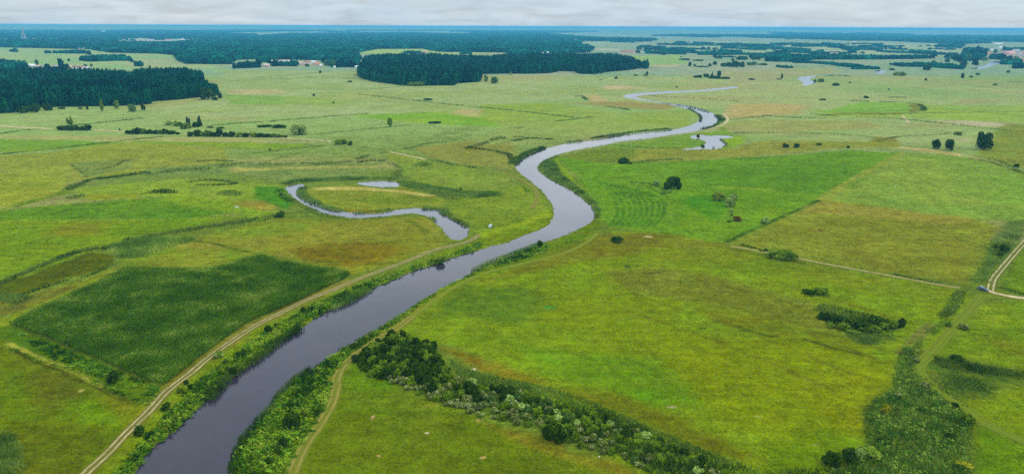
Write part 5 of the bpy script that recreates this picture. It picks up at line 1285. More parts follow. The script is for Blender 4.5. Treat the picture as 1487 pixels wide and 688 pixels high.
growth('sedge', 'tangled grey green sedge and weeds in the lower right corner', [(GP(SEDGE), .62, .62, 1.5, pSEDGE, 7, .64), (GP(SEDGE), 1.0, .8, 1.0, pREED, 9, 1), (GP([(1262,705),(1285,665),(1330,655),(1350,670),(1340,720)]), .7, .65, 1.7, pMIX, 6, 1), (GP([(1250,600),(1268,578),(1282,575),(1270,600),(1268,625),(1256,640)]), .7, .65, 1.2, pMIX, 6, 1)], 'reed')
growth('reed_bed', 'dark reed band at the right edge above the lower lane', [(GP([(1350,515),(1372,520),(1400,524),(1440,533),(1487,539),(1560,545),(1560,556),(1487,551),(1440,544),(1400,541),(1365,533)]), .7, .7, 1.8, pDARKR, 8, 1), (GP([(1350,543),(1375,540),(1420,548),(1447,562),(1440,577),(1400,580),(1376,574)]), .8, .7, 1.3, pMIX, 8, .72), (strip([(1340,548),(1356,560),(1385,576),(1405,592)], 1.0), .8, .7, 1.0, pDARKR, 6, .7)], 'reed')
growth('sedge', 'leafy weeds scattered through the sedge of the lower right corner', [(GP(SEDGE), 1.3, .8, 1.2, [SV(50,88,26), SV(86,124,46), SV(126,152,76), SV(76,116,34)], 6, .56)], 'weed')
# undergrowth of the thicket, and its green fringe
growth('undergrowth', 'reeds and weeds between the shrubs of the bottom thicket', [(GP(HEDGE), .9, .8, 1.4, pWEED2, 7, 1), (GP([(860,585),(940,618),(1000,643),(1060,672),(1110,710),(985,712),(940,686),(900,665),(860,640)]), .7, .65, 1.9, pREED, 7, .7), (GP([(645,515),(672,530),(700,540),(750,551),(800,562),(850,577),(900,598),(960,624),(1020,650),(1080,672),(1140,700),(1090,706),(1060,682),(1000,656),(940,633),(900,615),(850,595),(800,580),(750,570),(700,559),(664,549)]), .65, .65, 1.2, pMIX, 7, .9), (GP([(1090,690),(1140,678),(1200,680),(1260,690),(1250,745),(1090,745)]), .7, .65, 1.7, pDARKR, 7, 1),
   (GP([(860,648),(890,640),(890,652),(870,656)]), .7, .65, 1.0, pMIX, 7, 1)], 'reed')
# rough strips: ditch below the maize, crest of the river bank
growth('rough_grass', 'rough grass and weeds in the ditch below the maize field', [(GP([(10,474),(80,498),(180,541),(236,562),(222,582),(150,552),(60,512)]), .9, .75, .7, pWEED2, 7, .6), (strip([(15,505),(60,524),(105,538),(150,560),(215,588)], 1.0), .8, .6, .7, pWEED, 6, .6)], 'weed')

# ------------------------------------------------------------------ woods
def wood_outline(nearp, farp, h):
    return np.concatenate([GP(nearp), GP(farp, h)])
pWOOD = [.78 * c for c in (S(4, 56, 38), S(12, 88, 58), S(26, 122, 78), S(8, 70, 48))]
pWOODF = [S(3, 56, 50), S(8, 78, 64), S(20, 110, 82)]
def wood(label, outlines, h, spacing, far, templ, pal=pWOOD, keep=1.0, name='forest'):
    acc = []
    for o in outlines:
        P = scatter(o, spacing, RG, far)
        if keep < 1: P = P[fbm(P[:, 0] / (1500 if far > .004 else 90), P[:, 1] / (3800 if far > .004 else 190), 91, 4) < keep]
        if len(P): P = P[-sdist(P, o) > 26 * (fbm(P[:, 0] / 24, P[:, 1] / 24, 94, 3) - .5)]
        if not len(P): continue
        d = np.hypot(P[:, 0], P[:, 1]); s = np.maximum(spacing, far * d)
        f = fbm(P[:, 0] / 60, P[:, 1] / 60, 92, 3); m = len(pal) - 1
        t = np.clip((f - .3) / .4 + RG.normal(size=len(P)) * .2, 0, .999) * m; i = t.astype(int); pa = np.array(pal)
        c = (pa[i] + (pa[i + 1] - pa[i]) * (t - i)[:, None]) * (RG.uniform(.5, 1.15, len(P)) + RG.uniform(.3, 1.0, len(P)) * (RG.random(len(P)) < .24))[:, None]
        hh = h * (0.8 + .4 * fbm(P[:, 0] / 90, P[:, 1] / 90, 93, 3)) * RG.uniform(.74, 1.18, len(P))
        acc.append(bake(templ, P, s * RG.uniform(.55, .8, len(P)), hh, c, RG, -.3))
    V, Fc, Cc = join(acc)
    return tag(link(name, mesh_np(name, V, Fc, Cc), M_STUFF), label, None, None, 'stuff')

WL_NEAR = [(-120,172),(0,165),(38,162),(50,156.5),(100,155),(150,154.5),(212,152.5),(216,148),(240,146.5),(275,143),(300,140.5),(316,138)]
WL_FAR = [(320,131),(316,124),(298,117),(292,106),(262,101),(240,100.5),(215,100.5),(196,102),(191,108),(186,110),(183,105),(150,102.5),(100,101),(40,101),(0,102),(-120,104)]
LEFTWOOD = wood_outline(WL_NEAR, WL_FAR, 17)
wood('dense dark forest at the left behind its front row of trees', [LEFTWOOD], 17.5, 5.2, 0, T_CROWN)
WM_NEAR = [(521,108),(524,113),(540,118),(560,121),(590,124.5),(640,124.5),(658,124.5),(664,121.5),(697,119.5),(700,108),(730,107.5),(770,107.5),(800,106.5),(812,103.5),(836,104.5),(842,107.5),(868,108),(880,105),(905,103),(940,98)]
WM_FAR = [(941,92),(925,88),(914,83),(900,80),(870,78),(820,79),(760,80),(700,81.5),(640,79.5),(600,80),(560,79.5),(530,82),(523,97)]
MIDWOOD = wood_outline(WM_NEAR, WM_FAR, 17)
wood('dense dark forest tongue behind the upper river', [MIDWOOD], 17, 6.2, 0.0042, T_CROWN)
wood('long blue green forest across the far left plain', [
   wood_outline([(-150,68.5),(0,69),(51,70.2),(128,72),(161,77),(230,78.5),(254,80.5),(258,88),(269,93),(304,93.6),(335,93.6),(342,87.5),(380,86),(372,92),(420,87),(470,88),(480,98),(520,98.5),(523,84),(516,77.5),(548,71.6),(612,71.2),(640,75.8),(735,76.8),(742,83),(800,78),(855,77),(862,71),(840,66),(846,60)], [(600,46.5),(420,48),(290,56),(253,59.5),(217,59.8),(128,58.2),(64,56.4),(0,56),(-150,55)], 16)],
   16, 7, 0.0042, T_LUMP, pWOODF)
wood('long dark wood strips on the far left fields', [wood_outline([(52,77.8),(90,78),(130,78.5)], [(131,75),(122,72),(56,72.5)], 14), wood_outline([(114,88.5),(130,90),(160,89),(190,88.5)], [(192,84.5),(180,80),(150,79.5),(120,81.5)], 13), wood_outline([(15,74.8),(25,74.8)], [(24,71),(16,70.5)], 14), wood_outline([(195,95.5),(209,95.5)], [(208,89),(197,89)], 14),
   wood_outline([(-60,101),(20,101.5),(38,100.5)], [(40,91),(28,88),(0,87.5),(-60,87)], 14), wood_outline([(336,100),(355,99.5),(379,98.5)], [(378,90),(360,88),(340,92)], 14), wood_outline([(388,97.5),(404,96.5),(430,97),(432,93)], [(425,90),(400,90)], 11)], 14, 6, 0.003, T_LUMP, pWOODF)
HNEAR = [(-600,53),(40,54),(150,54),(270,54),(330,52.5),(620,62),(846,60),(930,61),(1000,58.5),(1100,61.5),(1220,61),(1280,59.5),(1390,64.5),(1440,63),(1640,64),(2100,65)]
wood('blue forest belt below the horizon', [wood_outline(HNEAR, [(2100,53.5),(1200,50),(743,48.6),(400,47.4),(0,46),(-600,43.8)], 16)], 16, 14, 0.0044, T_LUMP, pWOODF, .62)
wood('thin pale blue woods on the very horizon', [wood_outline([(-600,44),(0,46.2),(400,47.6),(743,48.8),(1200,50.2),(2100,53.7)], [(2100,49.2),(1200,45.8),(743,44.2),(400,43),(0,41.4),(-600,39.2)], 16)], 18, 20, 0.0052, T_LUMP, pWOODF, .5)
wood('hedges and tree groups strewn over the far right plain', [GP([(925,66),(1000,62),(1110,64),(1240,63),(1385,68),(1390,80),(1240,79),(1110,82),(1000,80),(940,79)])], 9, 8, 0.0036, T_LUMP, pWOODF, .42)
wood('bushes strewn along the far river meadows at right', [GP([(985,82),(1110,84),(1115,97),(1060,99),(1000,97)]), GP([(1115,92),(1400,90),(1400,101),(1240,101),(1120,99)])], 6, 5, 0.0032, T_LUMP, pWOODF, .36)
wood('tree groups on the far left clearings under the horizon', [GP([(-60,50),(150,50),(330,50),(380,54),(270,58),(150,60),(-60,58)])], 14, 14, 0.0039, T_LUMP, pWOODF, .42)
wood('dark tree belt in front of the far right village', [wood_outline([(1112,89.5),(1150,90.5),(1172,91),(1180,87),(1230,87),(1290,86.5),(1330,86),(1390,84)], [(1392,80),(1330,79),(1290,80),(1250,79),(1200,78.5),(1170,78),(1112,78)], 13), wood_outline([(1385,88),(1398,90),(1412,88)], [(1418,84),(1385,80)], 13), wood_outline([(1412,87),(1428,87.5)], [(1430,80),(1412,78)], 13),
   wood_outline([(1395,84),(1430,83),(1434,74)], [(1425,68),(1402,68)], 15), wood_outline([(1454,94),(1470,94.3),(1484,94)], [(1483,86),(1456,86)], 12), wood_outline([(1436,86),(1455,87.5),(1458,82)], [(1452,78),(1438,80)], 11), wood_outline([(1455,75),(1487,73),(1540,74)], [(1540,68),(1487,68),(1460,69)], 14), wood_outline([(1470,99),(1500,98)], [(1500,94),(1472,95)], 10)], 13, 6.5, .003, T_LUMP, pWOODF)
wood('scattered far hedges and copses right of the forest', [wood_outline([(1014,80),(1041,80.5),(1080,80),(1110,83)], [(1112,77),(1060,74.5),(1016,75)], 11), wood_outline([(955,72.5),(1005,77.5),(1010,75)], [(1005,71),(960,70.5)], 10), wood_outline([(885,61.5),(922,62.5)], [(922,59),(890,58)], 14), wood_outline([(980,63),(995,63)], [(994,59),(982,59)], 14), wood_outline([(1015,67),(1024,66)], [(1024,63),(1015,63)], 12),
   wood_outline([(1220,71),(1240,72),(1300,72),(1310,71)], [(1300,69.6),(1225,69.8)], 8), wood_outline([(1360,69),(1395,70.5),(1400,66)], [(1395,63),(1362,63)], 13), wood_outline([(1040,66.5),(1100,69.5),(1130,70)], [(1130,67),(1060,64)], 10), wood_outline([(1150,68.5),(1200,68),(1210,66)], [(1200,64),(1150,66)], 10), wood_outline([(585,77.3),(610,77.5)], [(610,75),(588,75)], 9), wood_outline([(668,77.6),(684,77.8)], [(684,75),(668,75)], 11), wood_outline([(712,74.8),(733,75)], [(733,72),(714,72)], 11),
   wood_outline([(1085,84),(1110,85)], [(1110,80),(1088,80)], 10), wood_outline([(1230,84.5),(1240,85)], [(1240,80),(1230,80)], 12), wood_outline([(470,58.5),(520,58)], [(520,56),(470,56)], 12)], 11, 7, .003, T_LUMP, pWOODF)

# the trees at the forest edges, one by one
def edge_trees(pts, step, rows, kinds, hr, label, group, name='forest_tree', inset=1.0):
    L = spline(GP(pts), n=24); seg = np.linalg.norm(np.diff(L, axis=0), axis=1); cum = np.concatenate([[0], np.cumsum(seg)])
    for r in range(rows):
        s = step * .5 * r
        while s < cum[-1]:
            p = np.array([np.interp(s, cum, L[:, 0]), np.interp(s, cum, L[:, 1])]); d = np.linalg.norm(p)
            p = p + p / d * (inset + r * step * .8 + RND.uniform(-1, 1) * step * .3)
            h = RND.uniform(*hr); w = h * RND.uniform(.19, .3)
            grow(name, RND.choice(kinds), (p[0], p[1], -.1), w, w, h, label, 'tree', group)
            s += step * RND.uniform(.75, 1.3)
edge_trees(WL_NEAR[1:], 6.2, 2, ['wood', 'woodbig', 'pine', 'woodbig', 'woodlight'], (13, 19), 'tall dark tree in the front edge of the left forest', 'front edge trees of the left forest')
edge_trees(WM_NEAR[:9], 7.0, 2, ['woodbig', 'wood', 'woodbig', 'woodlight'], (11, 18), 'dark leafy tree in the front edge of the middle forest', 'front edge trees of the middle forest', inset=2)
edge_trees(WM_NEAR[9:], 13, 1, ['wood', 'woodbig', 'pine'], (14, 18), 'dark tree in the front edge of the forest right of the middle one', 'front edge trees of the right forest tongue', inset=2)
# gardens of the villages
def village_trees(spots, label, group, rg=random.Random(4)):
    for x, y, w, h in spots:
        s = mpp(x, y); q = G(x, y)
        grow('village_tree', 'fardark' if rg.random() < .75 else 'blue', q, w * s / 2, w * s / 2, h * s, label, 'tree', group, small=True)
village_trees([(376,95,9,7),(391,93,8,6),(400,95.5,10,7),(408,96,9,6),(425,94.5,9,6),(431,95,7,5),(446,97,7,4),(474,96,9,8),(484,97.5,12,9),(495,98,13,10),(508,98,10,9),(470,92,9,6),(480,90,10,6),(500,92,10,6)], 'dark round garden tree in the village left of the middle forest', 'garden trees of the left village')
village_trees([(4,95,12,8),(14,96,11,8),(25,97,10,8),(35,97,9,8),(54,95.5,6,8),(69,100,8,6),(87.5,94.5,7,8),(90,99,9,9),(97,100,8,6),(124,97.5,6,4),(133,96.5,4,3.5),(100,89,4,3)], 'dark tree between the farm buildings behind the left forest', 'trees around the farm behind the left forest')
village_trees([(1412,82,9,9),(1420,80,10,10),(1428,82,9,8),(1441,84,8,5),(1456,86,9,6),(1466,87,9,5),(1476,86.5,9,4),(1445,78,6,6),(1459,74,7,5),(1400,80,8,8),(1405,88,10,8),(1392,90,9,7),(1382,86,9,6),(1430,88.5,9,5),(1416,95,9,7)], 'dark garden tree around the far right village', 'garden trees of the right village')

# tussocks: the rough surface of the near meadows
def tussocks():
    a = np.linspace(-.68, .68, 60); poly = np.concatenate([np.stack([760 * np.sin(a), 760 * np.cos(a)], 1), np.stack([130 * np.sin(a), 130 * np.cos(a)], 1)[::-1]])
    P = scatter(poly, 1.0, RG, .0032)
    k = fbm(P[:, 0] / 7, P[:, 1] / 7, 71, 4) + (RG.random(len(P)) - .5) * .35 < .47
    P = P[k]; c, z = ground_at(P)
    ok = z > -.5
    for pts, w in ((T_LEFT, 2.6), (T_BANK, 2.6), (T_ROADN, 3), (T_ROADE, 3), (T_LANE, 2.6), (T_FIELD, 2.2), (T_BEND, 2.5)):
        ok &= seg_dist2(P, spline(GP(pts), n=4), False) > w * w
    ok &= ~inside(P, GP(CORN))
    P, c, z = P[ok], c[ok], z[ok]; d = np.hypot(P[:, 0], P[:, 1])
    s = np.maximum(.3, .0011 * d) * RG.uniform(.7, 1.5, len(P))
    c = c * RG.uniform(.78, 1.38, (len(P), 1)) * (1 + .16 * (RG.random((len(P), 3)) - .5))
    T = [tmpl_weed(RG, 7) for _ in range(6)]
    V, Fc, Cc = bake(T, P, s, np.minimum(s * 1.1, .55) * RG.uniform(.6, 1.2, len(P)), c, RG, z - .05)
    return tag(link('grass_tussocks', mesh_np('grass_tussocks', V, Fc, Cc), M_STUFF), 'low uneven grass tufts all over the near meadows', None, None, 'stuff')
tussocks()
# ------------------------------------------------------------------ buildings
def boxv(x0, x1, y0, y1, z0, z1):
    V = np.array([(x, y, z) for z in (z0, z1) for y in (y0, y1) for x in (x0, x1)])
    return V, np.array([(0, 2, 3, 1), (4, 5, 7, 6), (0, 1, 5, 4), (2, 6, 7, 3), (0, 4, 6, 2), (1, 3, 7, 5)])
def gable(L, Wd, h0, h1, over=.5, t=.25):
    """roof of two slabs along x"""
    parts = []
    for s in (-1, 1):
        sl = (h1 - h0) / (Wd / 2); ye = s * (Wd / 2 + over); ze = h0 - over * sl
        a = [(-L / 2 - over, 0, h1), (L / 2 + over, 0, h1), (L / 2 + over, ye, ze), (-L / 2 - over, ye, ze)]
        V = np.array(a + [(x, y, z + t) for x, y, z in a]); 
        parts.append((V, np.array([(0, 1, 2, 3), (7, 6, 5, 4), (0, 4, 5, 1), (2, 6, 7, 3), (1, 5, 6, 2), (0, 3, 7, 4)])))
    V, Fc, _ = join(parts)
    return V, Fc
def walls(L, Wd, h0, h1):
    l, w = L / 2, Wd / 2
    V = np.array([(-l, -w, -.3), (l, -w, -.3), (l, w, -.3), (-l, w, -.3), (-l, -w, h0), (l, -w, h0), (l, w, h0), (-l, w, h0), (-l, 0, h1), (l, 0, h1)])
    me = bpy.data.meshes.new('wall'); me.from_pydata([tuple(v) for v in V], [], [(0, 1, 5, 4), (2, 3, 7, 6), (1, 2, 6, 9, 5), (3, 0, 4, 8, 7), (4, 5, 9, 8), (6, 7, 8, 9), (3, 2, 1, 0)])
    me.update(); return me
MW = {'white': mat_plain('white_render', (.78, .78, .76), .8, .06), 'cream': mat_plain('cream_render', (.72, .6, .46), .8, .08), 'pink': mat_plain('pinkish_render', (.62, .44, .38), .8, .08), 'grey': mat_plain('grey_render', (.45, .45, .44), .8, .1), 'tan': mat_plain('tan_render', (.6, .5, .36), .8, .1)}
MR = {'red': mat_plain('red_tiles', (.42, .16, .12), .8, .15), 'orange': mat_plain('orange_tiles', (.55, .26, .15), .8, .15), 'brown': mat_plain('brown_tiles', (.3, .2, .16), .8, .15), 'grey': mat_plain('grey_roofing', (.36, .36, .37), .8, .12), 'white': mat_plain('pale_sheet_roof', (.74, .74, .74), .7, .08), 'tan': mat_plain('tan_sheet_roof', (.58, .48, .36), .8, .12), 'pink': mat_plain('pinkish_tiles', (.6, .34, .3), .8, .12)}
M_GLASS = mat_plain('window_pane', (.04, .05, .07), .15, .05, 1, 0, .6)
def house(x, y, w, h, wall, roof, label, cat='house', depth=.62, rz=None, chim=True, nwin=0):
    s = mpp(x, y); q = G(x, y); L = w * s * .95; Wd = min(max(L * depth, 5), 13); tot = max(h * s, 3.4)
    h0, h1 = tot * .55, tot
    if L < Wd: Wd = L * .8
    t = empty({'house': 'house', 'barn': 'barn', 'shed': 'shed'}.get(cat, 'house'), (q.x, q.y + Wd / 2, 0), (RND.uniform(-.35, .35) if rz is None else rz), label, cat)
    link('wall', walls(L, Wd, h0, h1), MW[wall], t)
    V, Fc = gable(L, Wd, h0, h1); rf = link('roof', mesh_np('roof', V, Fc), MR[roof], t)
    if chim and cat == 'house':
        V, Fc = boxv(-.4, .4, .6, 1.3, h1 - 1.0, h1 + 1.0); V[:, 0] += L * .18
        link('chimney', mesh_np('chimney', V, Fc), MR['brown'], rf)
    for k in range(nwin):
        xx = -L / 2 + L * (k + .5) / nwin
        V, Fc = boxv(xx - .7, xx + .7, -Wd / 2 - .05, -Wd / 2 + .05, h0 * .35, h0 * .75)
        link('window', mesh_np('window', V, Fc), M_GLASS, t)
    return t
HOUSES = [
 (31,100.5,6,3.5,'white','white','small white shed at the left end of the farm','shed'), (45.5,98.8,9,5.5,'white','white','tall white farmhouse, brightest in the left farm','house'), (36,99.6,6,2.6,'tan','tan','low pale shed left of the tall white farmhouse','shed'),
 (55,98.4,7,3.4,'pink','pink','pinkish house right of the tall white farmhouse','house'), (63,98.4,8,3.2,'grey','grey','grey house in the middle of the left farm','house'), (80,98,12,2.8,'grey','grey','long low grey barn in the left farm','barn'),
 (101,98.6,10,3,'pink','pink','pinkish roofed barn behind the big white barn','barn'), (113,100.5,17,4.6,'white','brown','big white barn with brownish roof at the farm end','barn'), (126,100,7,2.6,'white','white','small white shed right of the big white barn','shed'),
 (118,71.8,8,2,'pink','pink','lone pinkish house by the far wood strip','house'), (219,59.2,9,2,'white','grey','white house in the far clearing, left one','house'), (244,59.4,11,2.4,'white','red','white house in the far clearing, right one','house'), (264,59,6,1.8,'white','white','small white shed in the far clearing','shed'),
 (386,97.8,10,5,'pink','tan','pinkish gabled house at the left end of the village','house'), (397,91.5,11,4,'white','tan','long tan roofed house at the back of the village','house'), (414,91.5,20,4,'white','tan','long tan roofed barn at the back of the village','barn'),
 (434,93,10,3.4,'white','pink','pale house in the middle of the village','house'), (446.5,93,8,4,'white','red','white house with red roof in the village','house'), (454.5,91.8,8,3.2,'white','white','white house behind the orange roofed one','house'), (460,96,8.5,5,'tan','orange','orange roofed house at the right of the village','house'), (466,96.4,3.5,3,'white','white','tiny white hut right of the orange roofed house','shed'), (441,94.5,5,3,'pink','pink','small pinkish house in the middle of the village','house'),
 (485.8,99,2.6,3,'white','white','tiny white hut before the trees right of the village','shed'), (520,98.8,10,3,'white','white','low white house left of the middle forest','house'), (524.5,95.8,7,2.6,'grey','grey','grey roofed house behind the low white one','house'), (537,95.2,6,2.8,'white','white','white house half hidden by the middle forest','house'), (544,96.2,6,4,'pink','red','red roofed house half hidden by the middle forest','house'),
 (910,77.5,19,4,'pink','red','long red roofed farm building behind the forest tongue','barn'), (921,77.6,4.5,3,'white','red','white gabled house beside the red roofed farm','house'), (945,76.9,32,1.4,'tan','white','very long low pale shed right of the red roofed farm','shed'),
 (708,73.8,10,3.2,'cream','tan','pale house left one of two beyond the far clearing','house'), (721,74,12,3.2,'cream','tan','pale house right one of two beyond the far clearing','house'), (616,77,8,3,'pink','pink','pinkish barn in the far clearing','barn'),
 (749,83.5,7,4,'white','grey','white house in the wood behind the upper river, left one','house'), (756,84.6,8,3.6,'cream','tan','cream house in the wood behind the upper river, middle one','house'), (763,85.4,7,3.2,'white','white','white house in the wood behind the upper river, right one','house'), (786,79,7,2.6,'white','grey','pale house deep in the wood','house'), (795,78.4,4,2.6,'white','white','tiny white house deep in the wood','house'), (849.5,77,4.5,3,'white','white','tiny white house at the wood edge','house'), (836,62,3.4,4,'white','grey','far white tower like house in the forest','house'),
 (1404,75.5,4.2,3.2,'white','white','bright white house among the trees left of the right village','house'), (1398,82,2.8,2.4,'white','white','tiny white house among the trees left of the right village','house'), (1434.5,80.6,9,5.5,'cream','red','cream house with dark red roof left in the right village','house'), (1440,81,4,3.4,'cream','orange','small cream house beside the dark red roof','house'), (1440.5,74,3.6,2.6,'white','white','small white house at the back of the right village','house'), (1448,73.6,7,2.8,'white','grey','wide white house at the back of the right village','house'), (1453,71,4,3.4,'white','white','white gabled house highest in the right village','house'), (1446.5,81,3.4,3,'pink','pink','tiny pinkish house in the right village','house'), (1453,80.8,7,3,'pink','orange','low orange roofed house in the right village','house'),
 (1466.5,84,15,9.5,'cream','pink','large cream building, biggest of the right village','house'), (1480.5,84.5,6.5,8,'cream','grey','cream gabled building beside the large one','house'), (1476,79,10,7,'cream','grey','grey roofed building behind the large cream one','house'), (1488,83,9,9,'pink','pink','pinkish tall building at the right edge','house'), (1486.5,90,8,4,'pink','red','red roofed house low at the right edge','house'), (1458,77.5,6,3.4,'pink','red','red roofed house left of the large cream building','house'),
 (1450,64.8,12,1.8,'white','white','far pale long building above the right village','barn'), (1212,79.5,11,3.4,'tan','brown','brown roofed barn in the tree belt at right','barn'), (1241,62,4,1.4,'white','white','far white house in the horizon forest','house'), (150,46.8,5,1.4,'white','white','far white house under the horizon at left','house'), (203,46.4,4,1.4,'white','white','second far white house under the horizon at left','house'), (300,46.8,5,1.4,'white','white','third far white house under the horizon at left','house'), (1353,66.3,7,1.8,'cream','tan','far pale house above the right tree belt','house'), (1357,85,7,2.4,'pink','tan','low pale barn in front of the right tree belt','barn'),
]
for hrow in HOUSES:
    x, y, w, h, wl, rf, lb, ct = hrow
    house(x, y, w, h, wl, rf, lb, ct, rz=(0.05 if w > 14 else None), nwin=(5 if w > 14 and ct == 'house' else 2 if ct == 'house' and w > 6 else 0))

# ------------------------------------------------------------------ lattice mast on the far left
def lattice_mast():
    x, y = 35, 58.5; q = G(x, y); s = mpp(x, y); hgt = min(18 * s, 100.0); b = 2.6 * s
    t = empty('lattice_mast', q, 0.3, 'tall pale lattice mast rising over the far left forest', 'mast')
    m = mat_plain('pale_steel', (.34, .37, .38), .6, .08)
    def wd(z): return b * (1 - z / hgt) ** 1.5 + 1.6
    zs = np.linspace(0, hgt, 11)
    for sx_, sy_ in ((-1, -1), (1, -1), (1, 1), (-1, 1)):
        V, Fc = tube([(sx_ * wd(z), sy_ * wd(z), z) for z in zs], np.linspace(2.2, 1.0, 11), 5)
        link('leg', mesh_np('leg', V, Fc), m, t)
    parts = []
    for i in range(10):
        a, c = zs[i], zs[i + 1]; cs = [(-1, -1), (1, -1), (1, 1), (-1, 1)]
        for k in range(4):
            p, r = cs[k], cs[(k + 1) % 4]
            parts.append(tube([(p[0] * wd(a), p[1] * wd(a), a), (r[0] * wd(c), r[1] * wd(c), c)], [.9, .9], 4)); parts.append(tube([(r[0] * wd(a), r[1] * wd(a), a), (p[0] * wd(c), p[1] * wd(c), c)], [.9, .9], 4))
            parts.append(tube([(p[0] * wd(c), p[1] * wd(c), c), (r[0] * wd(c), r[1] * wd(c), c)], [.9, .9], 4))
    V, Fc, _ = join(parts); link('bracing', mesh_np('bracing', V, Fc), m, t)
    V, Fc = boxv(-6, 6, -6, 6, hgt * .66, hgt * .66 + 3); link('platform', mesh_np('platform', V, Fc), m, t)
    V, Fc = tube([(0, 0, hgt * .98), (0, 0, hgt + 2)], [1.2, .6], 6); link('antenna', mesh_np('antenna', V, Fc), m, t)
lattice_mast()

# ------------------------------------------------------------------ the car at the junction
def bm_mesh(name, bm):
    me = bpy.data.meshes.new(name); bm.normal_update(); bm.to_mesh(me); bm.free(); me.polygons.foreach_set('use_smooth', [True] * len(me.polygons)); return me
def car():
    q = G(1427, 421.5); ahead = (G(1441, 424) - G(1421, 419.3)); rz = math.atan2(ahead.y, ahead.x)
    t = empty('parked_car', (q.x, q.y, 0.1), rz, 'dark teal blue car at the junction of the sandy roads', 'car')
    paint = mat_plain('teal_paint', (.03, .075, .11), .25, .08, 3, 0, .6); black = mat_plain('tyre_rubber', (.02, .02, .02), .9, .1); rim = mat_plain('alloy', (.5, .5, .52), .35, .05, 3, .8); lampm = mat_plain('lamp_glass', (.75, .77, .78), .15, .03, 1, 0, .8); tail = mat_plain('tail_lamp_red', (.4, .02, .02), .25, .05); roofm = mat_plain('teal_roof', (.16, .25, .29), .22, .05, 3, 0, .7)
    def loft(secs, bev=0):
        bm = bmesh.new(); rows = []
        for x, hw, z0, z1 in secs:
            c = .16 * (z1 - z0)
            rows.append([bm.verts.new(p) for p in ((x, -hw * .9, z0), (x, -hw, z0 + c), (x, -hw * .97, z1 - c), (x, -hw * .84, z1), (x, hw * .84, z1), (x, hw * .97, z1 - c), (x, hw, z0 + c), (x, hw * .9, z0))])
        for a, b in zip(rows, rows[1:]):
            for k in range(8): bm.faces.new((a[k], a[(k + 1) % 8], b[(k + 1) % 8], b[k]))
        bm.faces.new(rows[0][::-1]); bm.faces.new(rows[-1]); return bm
    body = loft([(-2.22, .74, .42, .82), (-2.1, .84, .32, .95), (-1.5, .89, .26, .98), (-.6, .9, .25, .96), (.5, .9, .25, .93), (1.3, .88, .26, .9), (1.9, .82, .3, .8), (2.2, .7, .4, .66)])
    link('body', bm_mesh('body', body), paint, t)
    cab = loft([(-1.95, .68, .93, 1.05), (-1.35, .76, .93, 1.40), (-.7, .78, .93, 1.47), (0.05, .78, .92, 1.45), (.62, .76, .92, 1.2), (1.05, .7, .88, .95)])
    link('window', bm_mesh('window', cab), M_GLASS, t)
    rf = loft([(-1.42, .66, 1.39, 1.45), (-.7, .7, 1.46, 1.52), (0.08, .68, 1.44, 1.5)]); link('roof', bm_mesh('roof', rf), roofm, t)
    def wheel(x, y):
        V, Fc = tube([(x, y - .11, .33), (x, y - .1, .33), (x, y + .1, .33), (x, y + .11, .33)], [.22, .33, .33, .22], 18); w = link('wheel', mesh_np('wheel', V, Fc), black, t)
        s = -1 if y < 0 else 1
        V, Fc = tube([(x, y + s * .06, .33), (x, y + s * .118, .33), (x, y + s * .12, .33)], [.21, .2, .01], 14); link('rim', mesh_np('rim', V, Fc), rim, w)
    for x in (-1.35, 1.36):
        for y in (-.8, .8): wheel(x, y)
    for y in (-.56, .56):
        V, Fc = boxv(2.08, 2.2, y - .16, y + .16, .58, .7); link('headlight', mesh_np('headlight', V, Fc), lampm, t)
        V, Fc = boxv(-2.24, -2.12, y - .15, y + .15, .7, .84); link('tail_lamp', mesh_np('tail_lamp', V, Fc), tail, t)
        V, Fc = boxv(.68, .84, y * 1.62 - .1, y * 1.62 + .1, .95, 1.08); link('mirror', mesh_np('mirror', V, Fc), paint, t)
car()

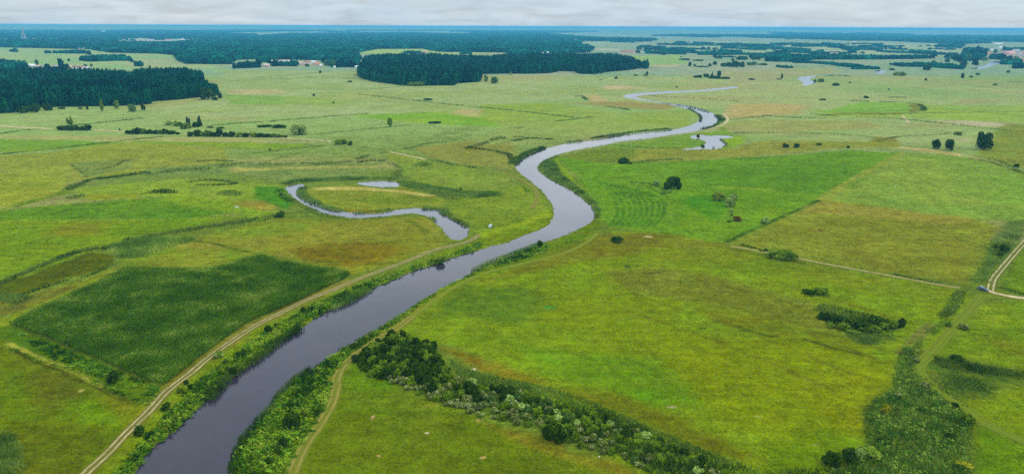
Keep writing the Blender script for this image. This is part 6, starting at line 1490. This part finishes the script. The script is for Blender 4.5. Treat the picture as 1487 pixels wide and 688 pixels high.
# ------------------------------------------------------------------ small camp shelter on the left bank meadow
def shelter():
    q = G(712.3, 329.6); t = empty('tent', (q.x, q.y, 0), -.5, 'small pale grey and black tent on the meadow beside the oxbow end', 'tent')
    light = mat_plain('pale_tent_cloth', (.5, .53, .58), .7, .08); dark = mat_plain('black_tent_cloth', (.03, .035, .04), .8, .1)
    def dome(a0, a1, L=2.0, R=1.25, Hh=1.7):
        V, Fc = [], []; n = 12; m = 6
        for i in range(m + 1):
            xx = -L / 2 + L * i / m; k = 1 - .35 * abs(2 * i / m - 1) ** 2.2
            for j in range(n + 1):
                a = a0 + (a1 - a0) * j / n; V.append((xx, -R * k * math.cos(a), Hh * k * math.sin(a)))
        for i in range(m):
            for j in range(n):
                a = i * (n + 1) + j; Fc.append((a, a + 1, a + n + 2, a + n + 1))
        return np.array(V), np.array(Fc)
    V, Fc = dome(0, math.pi * .62); link('flysheet', mesh_np('flysheet', V, Fc, None, True), light, t)
    V, Fc = dome(math.pi * .62, math.pi); link('rear_panel', mesh_np('rear_panel', V, Fc, None, True), dark, t)
    bm = bmesh.new(); vs_ = [bm.verts.new((1.0, -.81 * math.cos(a), max(1.105 * math.sin(a), 0))) for a in np.linspace(0, math.pi, 13)]; bm.faces.new(vs_)
    link('door', bm_mesh('door', bm), dark, t)
    bm = bmesh.new(); vs_ = [bm.verts.new((-1.0, -.81 * math.cos(a), max(1.105 * math.sin(a), 0))) for a in np.linspace(0, math.pi, 13)]; bm.faces.new(vs_[::-1])
    link('end_panel', bm_mesh('end_panel', bm), light, t)
shelter()

# ------------------------------------------------------------------ fishing platform in the side arm, white bird on the field
def platform():
    q = G(1036, 214.5); t = empty('fishing_platform', (q.x, q.y, 0), 1.1, 'small dark wooden platform at the shore of the pale side arm', 'platform')
    m = mat_plain('weathered_wood', (.1, .085, .07), .9, .25, 3)
    parts = [boxv(-2.4, 2.4, -0.9 + .36 * k, -.6 + .36 * k, .35, .42) for k in range(5)]
    V, Fc, _ = join(parts); link('deck', mesh_np('deck', V, Fc), m, t)
    for x in (-2.1, 2.1):
        for y in (-.7, .65):
            V, Fc = tube([(x, y, -1.6), (x, y, 1.5)], [.1, .09], 6); link('post', mesh_np('post', V, Fc), m, t)
    V, Fc = tube([(-2.1, .65, 1.35), (2.1, .65, 1.35)], [.06, .06], 5); link('rail', mesh_np('rail', V, Fc), m, t)
platform()
def bird():
    q = G(1299.4, 272.8); t = empty('white_bird', (q.x, q.y, 0), .6, 'tiny white bird alone on the pale green field at right', 'bird')
    wm = mat_plain('white_feathers', (.85, .85, .83), .8, .04); rm = mat_plain('red_beak', (.5, .1, .05), .6, .05)
    V, Fc = tube([(-.5, 0, .62), (-.38, 0, .68), (-.1, 0, .74), (.15, 0, .78), (.3, 0, .84), (.36, 0, 1.0), (.36, 0, 1.15), (.42, 0, 1.22), (.5, 0, 1.2)], [.02, .1, .19, .17, .08, .05, .045, .065, .03], 8)
    link('body', mesh_np('body', V, Fc, None, True), wm, t)
    V, Fc = tube([(.48, 0, 1.2), (.68, 0, 1.14)], [.025, .006], 6); link('beak', mesh_np('beak', V, Fc), rm, t)
    for y in (-.06, .06):
        V, Fc = tube([(0, y, 0), (0.02, y, .3), (0, y, .64)], [.02, .016, .02], 5); link('leg', mesh_np('leg', V, Fc), rm, t)
bird()
